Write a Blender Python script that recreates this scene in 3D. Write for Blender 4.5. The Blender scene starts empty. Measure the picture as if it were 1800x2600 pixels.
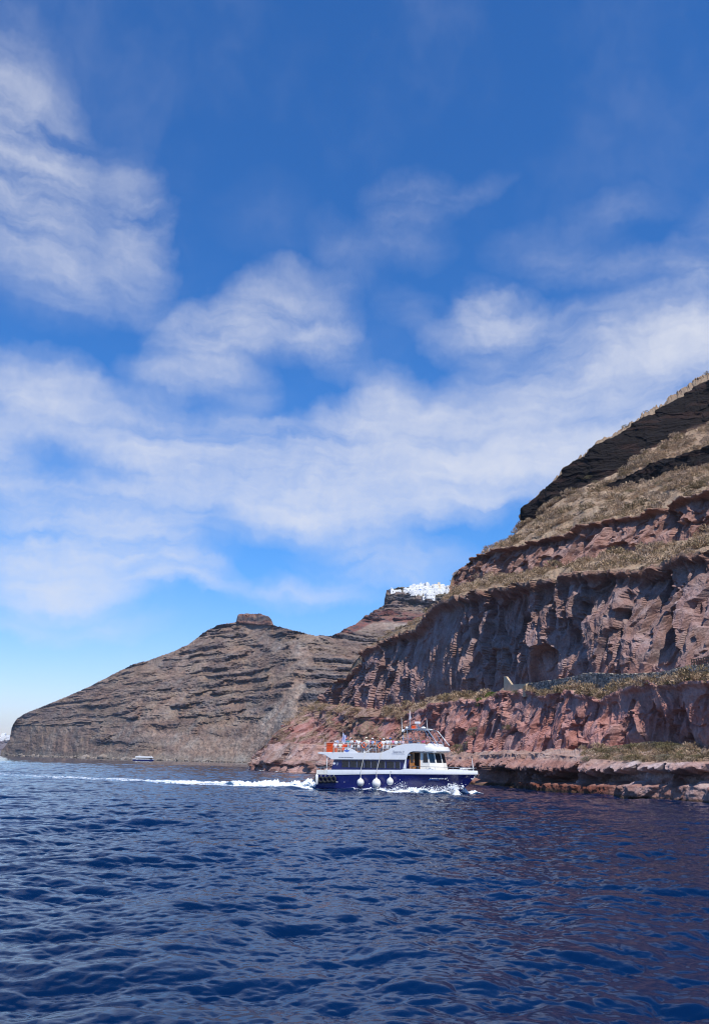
import bpy, bmesh, math, random
import numpy as np
from mathutils import Vector, Matrix

random.seed(7)
rng = np.random.default_rng(7)
R = math.radians
scene = bpy.context.scene
COL = scene.collection

# ------------------------------------------------------------------ camera
FPX, CAMZ, ROLL, HY = 2163.0, 3.7, R(1.22), 1931.5
PITCH = math.atan((HY - 1300) / FPX * math.cos(ROLL))
cam_d = bpy.data.cameras.new("camera")
cam_d.sensor_fit = 'VERTICAL'
cam_d.sensor_height = 24.0
cam_d.lens = 24.0 * FPX / 2600.0
cam_d.clip_start = 0.1
cam_d.clip_end = 60000
cam = bpy.data.objects.new("camera", cam_d)
COL.objects.link(cam)
cam.matrix_world = Matrix.Translation((0, 0, CAMZ)) @ Matrix.Rotation(math.pi / 2 + PITCH, 4, 'X') @ Matrix.Rotation(ROLL, 4, 'Z')
scene.camera = cam

# ------------------------------------------------------------------ light
SUN_AZ = R(163)      # clockwise from +Y (straight ahead): the sun stands behind the right shoulder
SUN_EL = R(55)
sun_d = bpy.data.lights.new("sun", 'SUN')
sun_d.energy = 4.9
sun_d.angle = R(0.53)
sun_d.color = (1.0, 0.955, 0.89)
sun = bpy.data.objects.new("sun", sun_d)
COL.objects.link(sun)
sdir = Vector((math.sin(SUN_AZ) * math.cos(SUN_EL), math.cos(SUN_AZ) * math.cos(SUN_EL), math.sin(SUN_EL)))
sun.rotation_euler = sdir.to_track_quat('Z', 'Y').to_euler()
sun.location = sdir * 500

scene.view_settings.view_transform = 'Standard'
scene.view_settings.look = 'None'
scene.view_settings.exposure = 0.0
scene.view_settings.gamma = 1.0
scene.render.engine = 'CYCLES'
scene.cycles.pixel_filter_type = 'BLACKMAN_HARRIS'
scene.cycles.filter_width = 1.15
scene.cycles.max_bounces = 6
scene.cycles.diffuse_bounces = 3
scene.cycles.glossy_bounces = 3
scene.cycles.transparent_max_bounces = 12
scene.cycles.volume_bounces = 0
scene.cycles.use_denoising = True


def lin(r, g, b):
    f = lambda c: (c / 255) / 12.92 if c <= 10 else (((c / 255) + 0.055) / 1.055) ** 2.4
    return (f(r), f(g), f(b))


# ---- image <-> direction helpers (used to read the photo's outlines as bearings)
cp, sp, cr, sr = math.cos(PITCH), math.sin(PITCH), math.cos(ROLL), math.sin(ROLL)


def ray(px, py):
    x = (np.asarray(px, float) - 900) / FPX
    y = (1300 - np.asarray(py, float)) / FPX
    x2 = x * cr - y * sr
    y2 = x * sr + y * cr
    return np.stack([x2, cp - y2 * sp, sp + y2 * cp], -1)


def azel(px, py):
    d = ray(px, py)
    return np.degrees(np.arctan2(d[..., 0], d[..., 1])), np.degrees(np.arctan2(d[..., 2], np.hypot(d[..., 0], d[..., 1])))


def proj(P):
    P = np.asarray(P, float) - np.array([0, 0, CAMZ])
    X, Y, Z = P[..., 0], P[..., 1], P[..., 2]
    w = Y * cp + Z * sp
    w = np.where(w < .1, .1, w)
    y2 = (-Y * sp + Z * cp) / w
    x2 = X / w
    return 900 + FPX * (x2 * cr + y2 * sr), 1300 - FPX * (-x2 * sr + y2 * cr)


def ground(px, py):
    d = ray(px, py)
    t = -CAMZ / d[..., 2]
    return d * t[..., None] + np.array([0, 0, CAMZ])


# ------------------------------------------------------------------ world: sky and high thin cloud
world = bpy.data.worlds.new("World")
scene.world = world
world.use_nodes = True
wt = world.node_tree
wt.nodes.clear()


class NT:
    """small helper to write node trees"""
    def __init__(s, tree):
        s.t = tree

    def n(s, kind, **kw):
        nd = s.t.nodes.new(kind)
        ins = kw.pop('ins', {})
        for k, v in kw.items():
            setattr(nd, k, v)
        for k, v in ins.items():
            if isinstance(v, bpy.types.NodeSocket):
                s.t.links.new(v, nd.inputs[k])
            else:
                nd.inputs[k].default_value = v
        return nd

    def math(s, op, a, b=None, c=None, clamp=False):
        nd = s.t.nodes.new('ShaderNodeMath')
        nd.operation = op
        nd.use_clamp = clamp
        for i, v in enumerate((a, b, c)):
            if v is None:
                continue
            if isinstance(v, bpy.types.NodeSocket):
                s.t.links.new(v, nd.inputs[i])
            else:
                nd.inputs[i].default_value = v
        return nd.outputs[0]

    def vmath(s, op, a, b=None, scale=None):
        nd = s.t.nodes.new('ShaderNodeVectorMath')
        nd.operation = op
        for i, v in enumerate((a, b)):
            if v is None:
                continue
            if isinstance(v, bpy.types.NodeSocket):
                s.t.links.new(v, nd.inputs[i])
            else:
                nd.inputs[i].default_value = v
        if scale is not None:
            if isinstance(scale, bpy.types.NodeSocket):
                s.t.links.new(scale, nd.inputs['Scale'])
            else:
                nd.inputs['Scale'].default_value = scale
        return nd

    def noise(s, vec, scale, detail=5, rough=.55, dist=0.0, dim='3D', w=None):
        nd = s.t.nodes.new('ShaderNodeTexNoise')
        nd.noise_dimensions = dim
        s.t.links.new(vec, nd.inputs['Vector'])
        nd.inputs['Scale'].default_value = scale
        nd.inputs['Detail'].default_value = detail
        nd.inputs['Roughness'].default_value = rough
        nd.inputs['Distortion'].default_value = dist
        return nd

    def mapr(s, v, a, b, c=0.0, d=1.0, smooth=True):
        nd = s.t.nodes.new('ShaderNodeMapRange')
        nd.interpolation_type = 'SMOOTHSTEP' if smooth else 'LINEAR'
        s.t.links.new(v, nd.inputs[0])
        for i, x in enumerate((a, b, c, d)):
            if isinstance(x, bpy.types.NodeSocket):
                s.t.links.new(x, nd.inputs[i + 1])
            else:
                nd.inputs[i + 1].default_value = x
        return nd.outputs[0]

    def mix(s, f, a, b, blend='MIX'):
        nd = s.t.nodes.new('ShaderNodeMix')
        nd.data_type = 'RGBA'
        nd.blend_type = blend
        for sock, v in ((nd.inputs[0], f), (nd.inputs[6], a), (nd.inputs[7], b)):
            if isinstance(v, bpy.types.NodeSocket):
                s.t.links.new(v, sock)
            elif isinstance(v, (tuple, list)):
                sock.default_value = (*v[:3], 1)
            else:
                sock.default_value = v
        return nd.outputs[2]

    def ramp(s, f, stops):
        nd = s.t.nodes.new('ShaderNodeValToRGB')
        s.t.links.new(f, nd.inputs[0])
        e = nd.color_ramp.elements
        while len(e) < len(stops):
            e.new(0.5)
        for el, (p, c) in zip(e, stops):
            el.position = p
            el.color = (*c, 1) if len(c) == 3 else c
        return nd.outputs[0]


W = NT(wt)
tc = W.n('ShaderNodeTexCoord')
dirv = tc.outputs['Generated']
sky = W.n('ShaderNodeTexSky', sky_type='NISHITA', sun_disc=False, sun_elevation=SUN_EL, sun_rotation=SUN_AZ,
          altitude=0.0, air_density=1.0, dust_density=0.3, ozone_density=2.4)
# bearing / height of the ray in units of 10 degrees
sx = W.n('ShaderNodeSeparateXYZ', ins={0: dirv})
az_ = W.math('MULTIPLY', W.math('ARCTAN2', sx.outputs[0], sx.outputs[1]), 5.7296)
el_ = W.math('MULTIPLY', W.math('ARCSINE', sx.outputs[2]), 5.7296)
hsv = W.n('ShaderNodeHueSaturation', ins={'Saturation': 1.25, 'Value': 1.0, 'Color': sky.outputs[0]})
tint = W.mix(W.mapr(el_, -.2, 1.6), (1.06, .97, 1.20), (.58, .95, 1.30))
skycol = W.mix(1.0, hsv.outputs[0], tint, 'MULTIPLY')
comb = W.n('ShaderNodeCombineXYZ', ins={0: az_, 1: el_})
q = comb.outputs[0]
wn1 = W.noise(q, 0.55, 4, .6)
wn2 = W.noise(q, 2.6, 4, .65)
off1 = W.vmath('SCALE', W.vmath('SUBTRACT', wn1.outputs['Color'], (.5, .5, .5)).outputs[0], scale=.52).outputs[0]
off2 = W.vmath('SCALE', W.vmath('SUBTRACT', wn2.outputs['Color'], (.5, .5, .5)).outputs[0], scale=0.25).outputs[0]
qw = W.vmath('ADD', W.vmath('ADD', q, off1).outputs[0], off2).outputs[0]
# cloud masses: start, end (photo px), half width px, strength
CLOUDS = [
    ((20, 130), (140, 400), 105, .50), ((60, 420), (330, 560), 105, .52), ((340, 480), (345, 740), 75, .48),
    ((-40, 480), (150, 720), 120, .36), ((0, 640), (330, 760), 70, .40), ((-60, 200), (20, 520), 120, .45),
    ((400, 960), (640, 800), 75, .60), ((620, 780), (850, 800), 90, .72), ((560, 860), (640, 1040), 75, .50),
    ((300, 960), (520, 1010), 45, .38), ((800, 850), (900, 900), 60, .35),
    ((1140, 850), (1320, 800), 65, .80), ((1180, 760), (1300, 790), 50, .55), ((1330, 850), (1600, 850), 65, .60), ((1560, 830), (1830, 870), 75, .75),
    ((1480, 710), (1820, 700), 45, .24), ((1700, 650), (1820, 760), 45, .25),
    ((960, 980), (1040, 1010), 55, .50), ((950, 500), (1150, 510), 45, .22), ((1130, 520), (1290, 450), 24, .14), ((950, 600), (1100, 620), 50, .18),
    ((560, 540), (760, 560), 60, .06), ((1450, 560), (1700, 500), 40, .15),
    ((-60, 1030), (170, 1020), 75, .95), ((100, 1060), (480, 1150), 70, 1.0), ((400, 1150), (760, 1200), 75, 1.0),
    ((700, 1220), (1200, 1170), 110, 1.1), ((860, 1090), (1100, 1120), 75, .85), ((1100, 1150), (1500, 1060), 130, 1.15), ((1400, 1060), (1850, 940), 120, 1.25),
    ((480, 1300), (1100, 1280), 60, 1.0), ((1050, 1270), (1350, 1220), 55, .9), ((280, 1210), (520, 1240), 55, .75), ((-60, 1130), (60, 1220), 50, .5),
    ((-60, 1300), (420, 1330), 80, 1.0), ((-60, 1410), (480, 1430), 65, 1.1), ((350, 1440), (600, 1465), 30, .85), ((-60, 1500), (360, 1515), 34, .9),
    ((760, 1420), (1200, 1410), 40, .55), ((560, 1490), (960, 1500), 30, .50), ((100, 1600), (460, 1570), 26, .28), ((900, 1430), (1150, 1470), 30, .4), ((-40, 1570), (160, 1580), 22, .30),
    ((150, 1330), (560, 1390), 50, .6), ((560, 1120), (860, 1180), 45, .55), ((950, 1130), (1300, 1130), 60, .6), ((-40, 1220), (90, 1200), 40, .4),
    ((1000, 760), (1130, 830), 40, .2), ((380, 860), (520, 800), 45, .35), ((1250, 640), (1560, 660), 55, .2), ((830, 590), (930, 680), 50, .12),
    ((1500, 1150), (2400, 900), 160, 1.1), ((1900, 700), (2600, 500), 200, .7), ((-1200, 900), (-200, 1050), 200, .8), ((-900, 300), (-200, 200), 150, .4),
]
dens = None
for (a, b, wd, st) in CLOUDS:
    a0, e0 = azel(*a)
    a1, e1 = azel(*b)
    a0, e0, a1, e1 = (float(v) / 10 for v in (a0, e0, a1, e1))
    ux, uy = a1 - a0, e1 - e0
    ln = math.hypot(ux, uy)
    low = a[1] > 950
    half = wd * (1.26 if low else 1.18) / FPX * 57.296 / 10
    mp = W.n('ShaderNodeMapping', vector_type='TEXTURE', ins={'Vector': qw, 'Location': ((a0 + a1) / 2, (e0 + e1) / 2, 0),
             'Rotation': (0, 0, math.atan2(uy, ux)), 'Scale': (ln / 2 + half * 1.1, half * 1.35, 1)})
    mp2 = W.vmath('MULTIPLY', mp.outputs[0], (1, 1, 0))
    d = W.vmath('LENGTH', mp2.outputs[0]).outputs['Value']
    v = W.mapr(d, 0.0, 1.0, st * (1.16 if low else 1.02), 0.0, False)
    dens = v if dens is None else W.math('ADD', dens, v)
# wisps: stretched noise, running up to the left
mpa = W.n('ShaderNodeMapping', ins={'Vector': qw, 'Rotation': (0, 0, R(-38)), 'Scale': (.42, 2.3, 1)})
mpb = W.n('ShaderNodeMapping', ins={'Vector': qw, 'Rotation': (0, 0, R(9)), 'Scale': (.36, 3.0, 1)})
na = W.noise(mpa.outputs[0], 1.6, 9, .58)
nb = W.noise(mpb.outputs[0], 1.2, 9, .56)
hi = W.mapr(el_, 1.6, 2.9)
nn = W.mix(hi, nb.outputs['Color'], na.outputs['Color'])
nsep = W.n('ShaderNodeSeparateColor', ins={0: nn}).outputs[0]
wisp = W.mapr(nsep, .32, .66, .16, 1.45, False)
nfine = W.noise(qw, 5.5, 6, .6)
wisp = W.math('MULTIPLY', wisp, W.mapr(nfine.outputs[0], .3, .7, .76, 1.24, False))
dens = W.math('MULTIPLY', W.mapr(dens, 0, 1.25, 0, 1.1, False), wisp)
veil = W.math('MULTIPLY', W.mapr(W.noise(qw, .6, 5, .6).outputs[0], .45, .8), .10)
dens = W.math('ADD', dens, veil)
cover = W.math('MULTIPLY', W.math('SUBTRACT', 1.0, W.math('POWER', 2.71828, W.math('MULTIPLY', dens, -1.02))), .97, clamp=True)
bg1 = W.n('ShaderNodeBackground', ins={'Color': skycol, 'Strength': 0.138})
bg2 = W.n('ShaderNodeBackground', ins={'Color': (.79, .81, .88, 1), 'Strength': 1.02})
mixs = W.n('ShaderNodeMixShader', ins={0: cover, 1: bg1.outputs[0], 2: bg2.outputs[0]})
wout = W.n('ShaderNodeOutputWorld', ins={0: mixs.outputs[0]})
world.cycles.sampling_method = 'MANUAL'
world.cycles.sample_map_resolution = 512

# ------------------------------------------------------------------ numpy noise
_p = rng.permutation(256).astype(np.int32)
PERM = np.concatenate([_p, _p, _p])
_g = rng.normal(size=(256, 3)).astype(np.float32)
_g /= np.linalg.norm(_g, axis=1)[:, None]
GRAD = _g


def perlin(x, y, z=0.0, seed=0):
    x = np.asarray(x, np.float32) + seed * 17.31
    y = np.asarray(y, np.float32) + seed * 5.77
    z = np.asarray(z, np.float32) + seed * 9.13
    x, y, z = np.broadcast_arrays(x, y, z)
    xi, yi, zi = np.floor(x), np.floor(y), np.floor(z)
    xf, yf, zf = x - xi, y - yi, z - zi
    xi, yi, zi = (a.astype(np.int32) & 255 for a in (xi, yi, zi))
    u, v, w = (t * t * t * (t * (t * 6 - 15) + 10) for t in (xf, yf, zf))
    out = 0
    for dx in (0, 1):
        wx = u if dx else 1 - u
        for dy in (0, 1):
            wy = v if dy else 1 - v
            for dz in (0, 1):
                wz = w if dz else 1 - w
                g = GRAD[PERM[PERM[PERM[(xi + dx) & 255] + ((yi + dy) & 255)] + ((zi + dz) & 255)]]
                out = out + wx * wy * wz * (g[..., 0] * (xf - dx) + g[..., 1] * (yf - dy) + g[..., 2] * (zf - dz))
    return out * 1.6


def fbm(x, y, z=0.0, octv=4, seed=0, gain=.5, lac=2.03):
    a, f, s = 1.0, 1.0, 0
    for o in range(octv):
        s = s + a * perlin(x * f, y * f, z * f, seed + o * 3)
        a *= gain
        f *= lac
    return s


def sstep(a, b, x):
    t = np.clip((x - a) / (b - a), 0, 1)
    return t * t * (3 - 2 * t)


# ------------------------------------------------------------------ object helpers
def tag(o, label=None, cat=None, group=None, kind=None):
    if label:
        o['label'] = label
    if cat:
        o['category'] = cat
    if group:
        o['group'] = group
    if kind:
        o['kind'] = kind
    return o


def link(o, parent=None):
    COL.objects.link(o)
    if parent is not None:
        o.parent = parent
    return o


def empty(name, loc=(0, 0, 0), rz=0.0):
    o = bpy.data.objects.new(name, None)
    o.empty_display_size = .3
    o.location = loc
    o.rotation_euler = (0, 0, rz)
    return link(o)


def np_mesh(name, verts, faces, smooth=False, mats=(), attrs=None, matidx=None):
    """verts Nx3, faces Mx3 or Mx4 array"""
    me = bpy.data.meshes.new(name)
    verts = np.ascontiguousarray(verts, np.float32)
    faces = np.ascontiguousarray(faces, np.int32)
    k = faces.shape[1]
    me.vertices.add(len(verts))
    me.vertices.foreach_set('co', verts.ravel())
    me.loops.add(faces.size)
    me.loops.foreach_set('vertex_index', faces.ravel())
    me.polygons.add(len(faces))
    me.polygons.foreach_set('loop_start', np.arange(0, faces.size, k, dtype=np.int32))
    me.polygons.foreach_set('loop_total', np.full(len(faces), k, np.int32))
    me.polygons.foreach_set('use_smooth', np.full(len(faces), smooth, bool))
    if matidx is not None:
        me.polygons.foreach_set('material_index', np.asarray(matidx, np.int32))
    for m in mats:
        me.materials.append(m)
    me.update(calc_edges=True)
    for an, av in (attrs or {}).items():
        av = np.asarray(av, np.float32)
        if av.ndim == 2:
            at = me.attributes.new(an, 'FLOAT_COLOR', 'POINT')
            if av.shape[1] == 3:
                av = np.concatenate([av, np.ones((len(av), 1), np.float32)], 1)
            at.data.foreach_set('color', av.ravel())
        else:
            at = me.attributes.new(an, 'FLOAT', 'POINT')
            at.data.foreach_set('value', av)
    return me


def grid_faces(nr, nc):
    i = np.arange(nr - 1)[:, None] * nc + np.arange(nc - 1)[None]
    return np.stack([i, i + 1, i + nc + 1, i + nc], -1).reshape(-1, 4)


class MB:
    def __init__(s):
        s.v, s.f, s.m = [], [], []

    def add(s, vs, fs, m=0):
        b = len(s.v)
        s.v += [tuple(v) for v in vs]
        s.f += [tuple(b + i for i in f) for f in fs]
        s.m += [m] * len(fs)
        return s

    def box(s, x0, x1, y0, y1, z0, z1, m=0, bev=0.0):
        vs = [(x, y, z) for z in (z0, z1) for y in (y0, y1) for x in (x0, x1)]
        fs = [(0, 2, 3, 1), (4, 5, 7, 6), (0, 1, 5, 4), (2, 6, 7, 3), (0, 4, 6, 2), (1, 3, 7, 5)]
        return s.add(vs, fs, m)

    def prism(s, poly, y0, y1, m=0):
        """polygon in X-Z, extruded along Y"""
        n = len(poly)
        vs = [(x, y0, z) for x, z in poly] + [(x, y1, z) for x, z in poly]
        fs = [tuple(range(n))[::-1], tuple(range(n, 2 * n))] + [(i, (i + 1) % n, (i + 1) % n + n, i + n) for i in range(n)]
        return s.add(vs, fs, m)

    def slab(s, poly, z0, z1, m=0):
        """polygon in X-Y, extruded along Z"""
        n = len(poly)
        vs = [(x, y, z0) for x, y in poly] + [(x, y, z1) for x, y in poly]
        fs = [tuple(range(n))[::-1], tuple(range(n, 2 * n))] + [(i, (i + 1) % n, (i + 1) % n + n, i + n) for i in range(n)]
        return s.add(vs, fs, m)

    def tube(s, pts, r, n=6, m=0, caps=True):
        pts = [Vector(p) for p in pts]
        rs = r if isinstance(r, (list, tuple)) else [r] * len(pts)
        vs, up = [], None
        for i, p in enumerate(pts):
            d = (pts[min(i + 1, len(pts) - 1)] - pts[max(i - 1, 0)]).normalized()
            a = d.orthogonal().normalized() if up is None else (up - d * up.dot(d)).normalized()
            up = a
            b = d.cross(a)
            vs += [p + (a * math.cos(t) + b * math.sin(t)) * rs[i] for t in [2 * math.pi * k / n for k in range(n)]]
        fs = [(i * n + k, i * n + (k + 1) % n, (i + 1) * n + (k + 1) % n, (i + 1) * n + k) for i in range(len(pts) - 1) for k in range(n)]
        if caps:
            fs += [tuple(range(n))[::-1], tuple((len(pts) - 1) * n + k for k in range(n))]
        return s.add(vs, fs, m)

    def lathe(s, prof, c=(0, 0, 0), n=20, axis='Z', m=0):
        """prof list of (r, h)"""
        vs = []
        for r_, h in prof:
            for k in range(n):
                t = 2 * math.pi * k / n
                a, b = r_ * math.cos(t), r_ * math.sin(t)
                vs.append({'Z': (c[0] + a, c[1] + b, c[2] + h), 'Y': (c[0] + a, c[1] + h, c[2] + b), 'X': (c[0] + h, c[1] + a, c[2] + b)}[axis])
        fs = [(i * n + k, i * n + (k + 1) % n, (i + 1) * n + (k + 1) % n, (i + 1) * n + k) for i in range(len(prof) - 1) for k in range(n)]
        fs += [tuple(range(n))[::-1], tuple((len(prof) - 1) * n + k for k in range(n))]
        return s.add(vs, fs, m)

    def torus(s, c, R_, r_, axis='Y', n=24, k=10, m=0):
        vs, fs = [], []
        for i in range(n):
            t = 2 * math.pi * i / n
            for j in range(k):
                u = 2 * math.pi * j / k
                a = (R_ + r_ * math.cos(u))
                p = (a * math.cos(t), r_ * math.sin(u), a * math.sin(t))
                if axis == 'X':
                    p = (p[1], p[0], p[2])
                elif axis == 'Z':
                    p = (p[0], p[2], p[1])
                vs.append((c[0] + p[0], c[1] + p[1], c[2] + p[2]))
        fs = [(i * k + j, ((i + 1) % n) * k + j, ((i + 1) % n) * k + (j + 1) % k, i * k + (j + 1) % k) for i in range(n) for j in range(k)]
        return s.add(vs, fs, m)

    def sphere(s, c, r, n=14, m=0, sc=(1, 1, 1)):
        h = n // 2
        prof = [(max(1e-4, r * math.sin(math.pi * i / h)), -r * math.cos(math.pi * i / h)) for i in range(h + 1)]
        b = len(s.v)
        s.lathe(prof, (0, 0, 0), n, 'Z', m)
        for i in range(b, len(s.v)):
            v = s.v[i]
            s.v[i] = (c[0] + v[0] * sc[0], c[1] + v[1] * sc[1], c[2] + v[2] * sc[2])
        return s

    def mesh(s, name, mats, smooth=False, bevel=0):
        me = bpy.data.meshes.new(name)
        me.from_pydata(s.v, [], s.f)
        for m in (mats if isinstance(mats, (list, tuple)) else [mats]):
            me.materials.append(m)
        me.polygons.foreach_set('material_index', s.m)
        me.update()
        bm = bmesh.new()
        bm.from_mesh(me)
        bmesh.ops.recalc_face_normals(bm, faces=bm.faces)
        if bevel:
            es = [e for e in bm.edges if len(e.link_faces) == 2 and e.calc_face_angle(0) > .5]
            bmesh.ops.bevel(bm, geom=es, offset=bevel, segments=2, affect='EDGES', clamp_overlap=True)
        bm.to_mesh(me)
        bm.free()
        if smooth:
            me.polygons.foreach_set('use_smooth', [True] * len(me.polygons))
            try:
                me.set_sharp_from_angle(angle=R(38))
            except Exception:
                pass
        return me

    def build(s, name, mats, parent=None, smooth=False, bevel=0, label=None):
        o = bpy.data.objects.new(name, s.mesh(name, mats, smooth, bevel))
        if label:
            o['label'] = label
        return link(o, parent)


def new_mat(name):
    m = bpy.data.materials.new(name)
    m.use_nodes = True
    t = m.node_tree
    t.nodes.clear()
    return m, NT(t)


def simple_mat(name, col, rough=.5, metal=0.0, spec=.5, var=.08, scale=3.0, bump=0.0, coat=0.0, dirt=None):
    m, N = new_mat(name)
    tcn = N.n('ShaderNodeTexCoord')
    nz = N.noise(tcn.outputs['Object'], scale, 5, .6)
    f = N.mapr(nz.outputs[0], .3, .7)
    c0 = tuple(c * (1 - var) for c in col)
    c1 = tuple(min(1, c * (1 + var)) for c in col)
    c = N.mix(f, c0, c1)
    if dirt:
        st = N.n('ShaderNodeMapping', ins={'Vector': tcn.outputs['Object'], 'Scale': (3, 3, .5)})
        dn = N.noise(st.outputs[0], 2.2, 6, .65)
        c = N.mix(N.mapr(dn.outputs[0], .52, .75, 0, dirt[1]), c, dirt[0])
    b = N.n('ShaderNodeBsdfPrincipled', ins={'Base Color': c, 'Metallic': metal, 'Specular IOR Level': spec, 'Coat Weight': coat,
                                             'Roughness': N.mapr(nz.outputs[0], .3, .7, max(.02, rough - .06), rough + .06)})
    if bump:
        bn = N.n('ShaderNodeBump', ins={'Strength': .5, 'Distance': bump, 'Height': N.noise(tcn.outputs['Object'], scale * 6, 4, .6).outputs[0]})
        N.t.links.new(bn.outputs[0], b.inputs['Normal'])
    N.n('ShaderNodeOutputMaterial', ins={0: b.outputs[0]})
    return m


# rock: colour attribute x procedural mottling, fine relief by bump
def rock_mat(name, s1=.35, s2=2.2, bump=.25, contrast=.30, strata=0.0):
    m, N = new_mat(name)
    geo = N.n('ShaderNodeNewGeometry')
    pos = geo.outputs['Position']
    ca = N.n('ShaderNodeAttribute', attribute_name='Col').outputs['Color']
    vg = N.n('ShaderNodeAttribute', attribute_name='veg').outputs['Fac']
    n1 = N.noise(pos, s1, 8, .62, .4)
    n2 = N.noise(pos, s2, 6, .7, .2)
    k = N.math('MULTIPLY', N.mapr(n1.outputs[0], .3, .7, 1 - contrast, 1 + contrast, False), N.mapr(n2.outputs[0], .3, .7, 1 - contrast * .8, 1 + contrast * .8, False))
    # pits and cavities
    vo = N.n('ShaderNodeTexVoronoi', feature='F1', ins={'Vector': N.vmath('ADD', pos, N.vmath('SCALE', n2.outputs['Color'], scale=1.2 / s2).outputs[0]).outputs[0], 'Scale': s2 * .9})
    k = N.math('MULTIPLY', k, N.mapr(vo.outputs['Distance'], .0, .28, .72, 1.0))
    if strata:
        st = N.n('ShaderNodeMapping', ins={'Vector': pos, 'Scale': (.06, .06, 1.0)})
        sn = N.noise(st.outputs[0], strata, 5, .7)
        k = N.math('MULTIPLY', k, N.mapr(sn.outputs[0], .35, .65, .82, 1.14, False))
    kc = N.n('ShaderNodeCombineColor', ins={0: k, 1: k, 2: k}).outputs[0]
    hue = N.mix(N.mapr(n1.outputs[0], .35, .7), (1.10, .97, .92), (.93, 1.02, 1.07))
    c = N.mix(1.0, N.mix(1.0, ca, kc, 'MULTIPLY'), hue, 'MULTIPLY')
    # dry scrub and grass in patches on the gentle slopes
    gn = N.noise(pos, s2 * .45, 7, .7)
    gcol = N.ramp(N.noise(pos, s2 * 1.5, 5, .7).outputs[0], [(.3, (.14, .10, .062)), (.5, (.27, .20, .13)), (.72, (.40, .305, .21))])
    gm = N.math('MULTIPLY', vg, N.mapr(gn.outputs[0], .36, .58, .1, .95), clamp=True)
    c = N.mix(gm, c, gcol)
    hgt = N.math('ADD', N.math('MULTIPLY', n1.outputs[0], .9), N.math('MULTIPLY', n2.outputs[0], .5))
    hgt = N.math('ADD', hgt, N.math('MULTIPLY', vo.outputs['Distance'], .35))
    bn = N.n('ShaderNodeBump', ins={'Strength': .9, 'Distance': bump / s2 * 2, 'Height': hgt})
    b = N.n('ShaderNodeBsdfPrincipled', ins={'Base Color': c, 'Roughness': .93, 'Specular IOR Level': .15, 'Normal': bn.outputs[0]})
    N.n('ShaderNodeOutputMaterial', ins={0: b.outputs[0]})
    return m


M_near = rock_mat('cliff_rock', .35, 2.6, .34, .34)
M_far = rock_mat('hill_rock', .04, .30, .42, .34, strata=.16)

# ------------------------------------------------------------------ near cliff
NH = np.array([.93, .37])      # inland normal of the shore
TH = np.array([-.37, .93])     # along the shore


def curve(pts):
    a, e = azel(np.array([p[0] for p in pts], float), np.array([p[1] for p in pts], float))
    return a, e


def pxaz(px, py=1700):
    return float(azel(px, py)[0])


WL = [(636, 1954), (733, 1961), (790, 1963.8), (1000, 1977), (1231, 1992), (1313, 1999), (1435, 2009.5), (1557, 2019), (1679, 2028), (1800, 2036)]
RIDGE = [(632, 1953), (640, 1925.5), (660, 1905), (677.6, 1890), (726, 1841), (771, 1811), (809, 1777), (843, 1743), (880, 1720), (895, 1687), (918, 1660), (952, 1638),
         (985, 1610), (1053.5, 1577), (1076, 1565), (1102, 1541), (1114, 1532.6), (1137, 1517), (1150, 1466), (1174, 1445), (1211, 1415), (1248, 1394), (1313, 1352), (1319, 1343.5),
         (1321, 1305), (1350, 1270), (1398, 1229.5), (1439, 1185), (1496, 1142), (1521, 1119.6), (1561, 1099), (1590, 1079), (1639, 1046), (1679, 1028),
         (1720, 997), (1753, 973), (1800, 946.5), (1900, 880), (2100, 780), (2500, 640), (3000, 560)]
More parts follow.
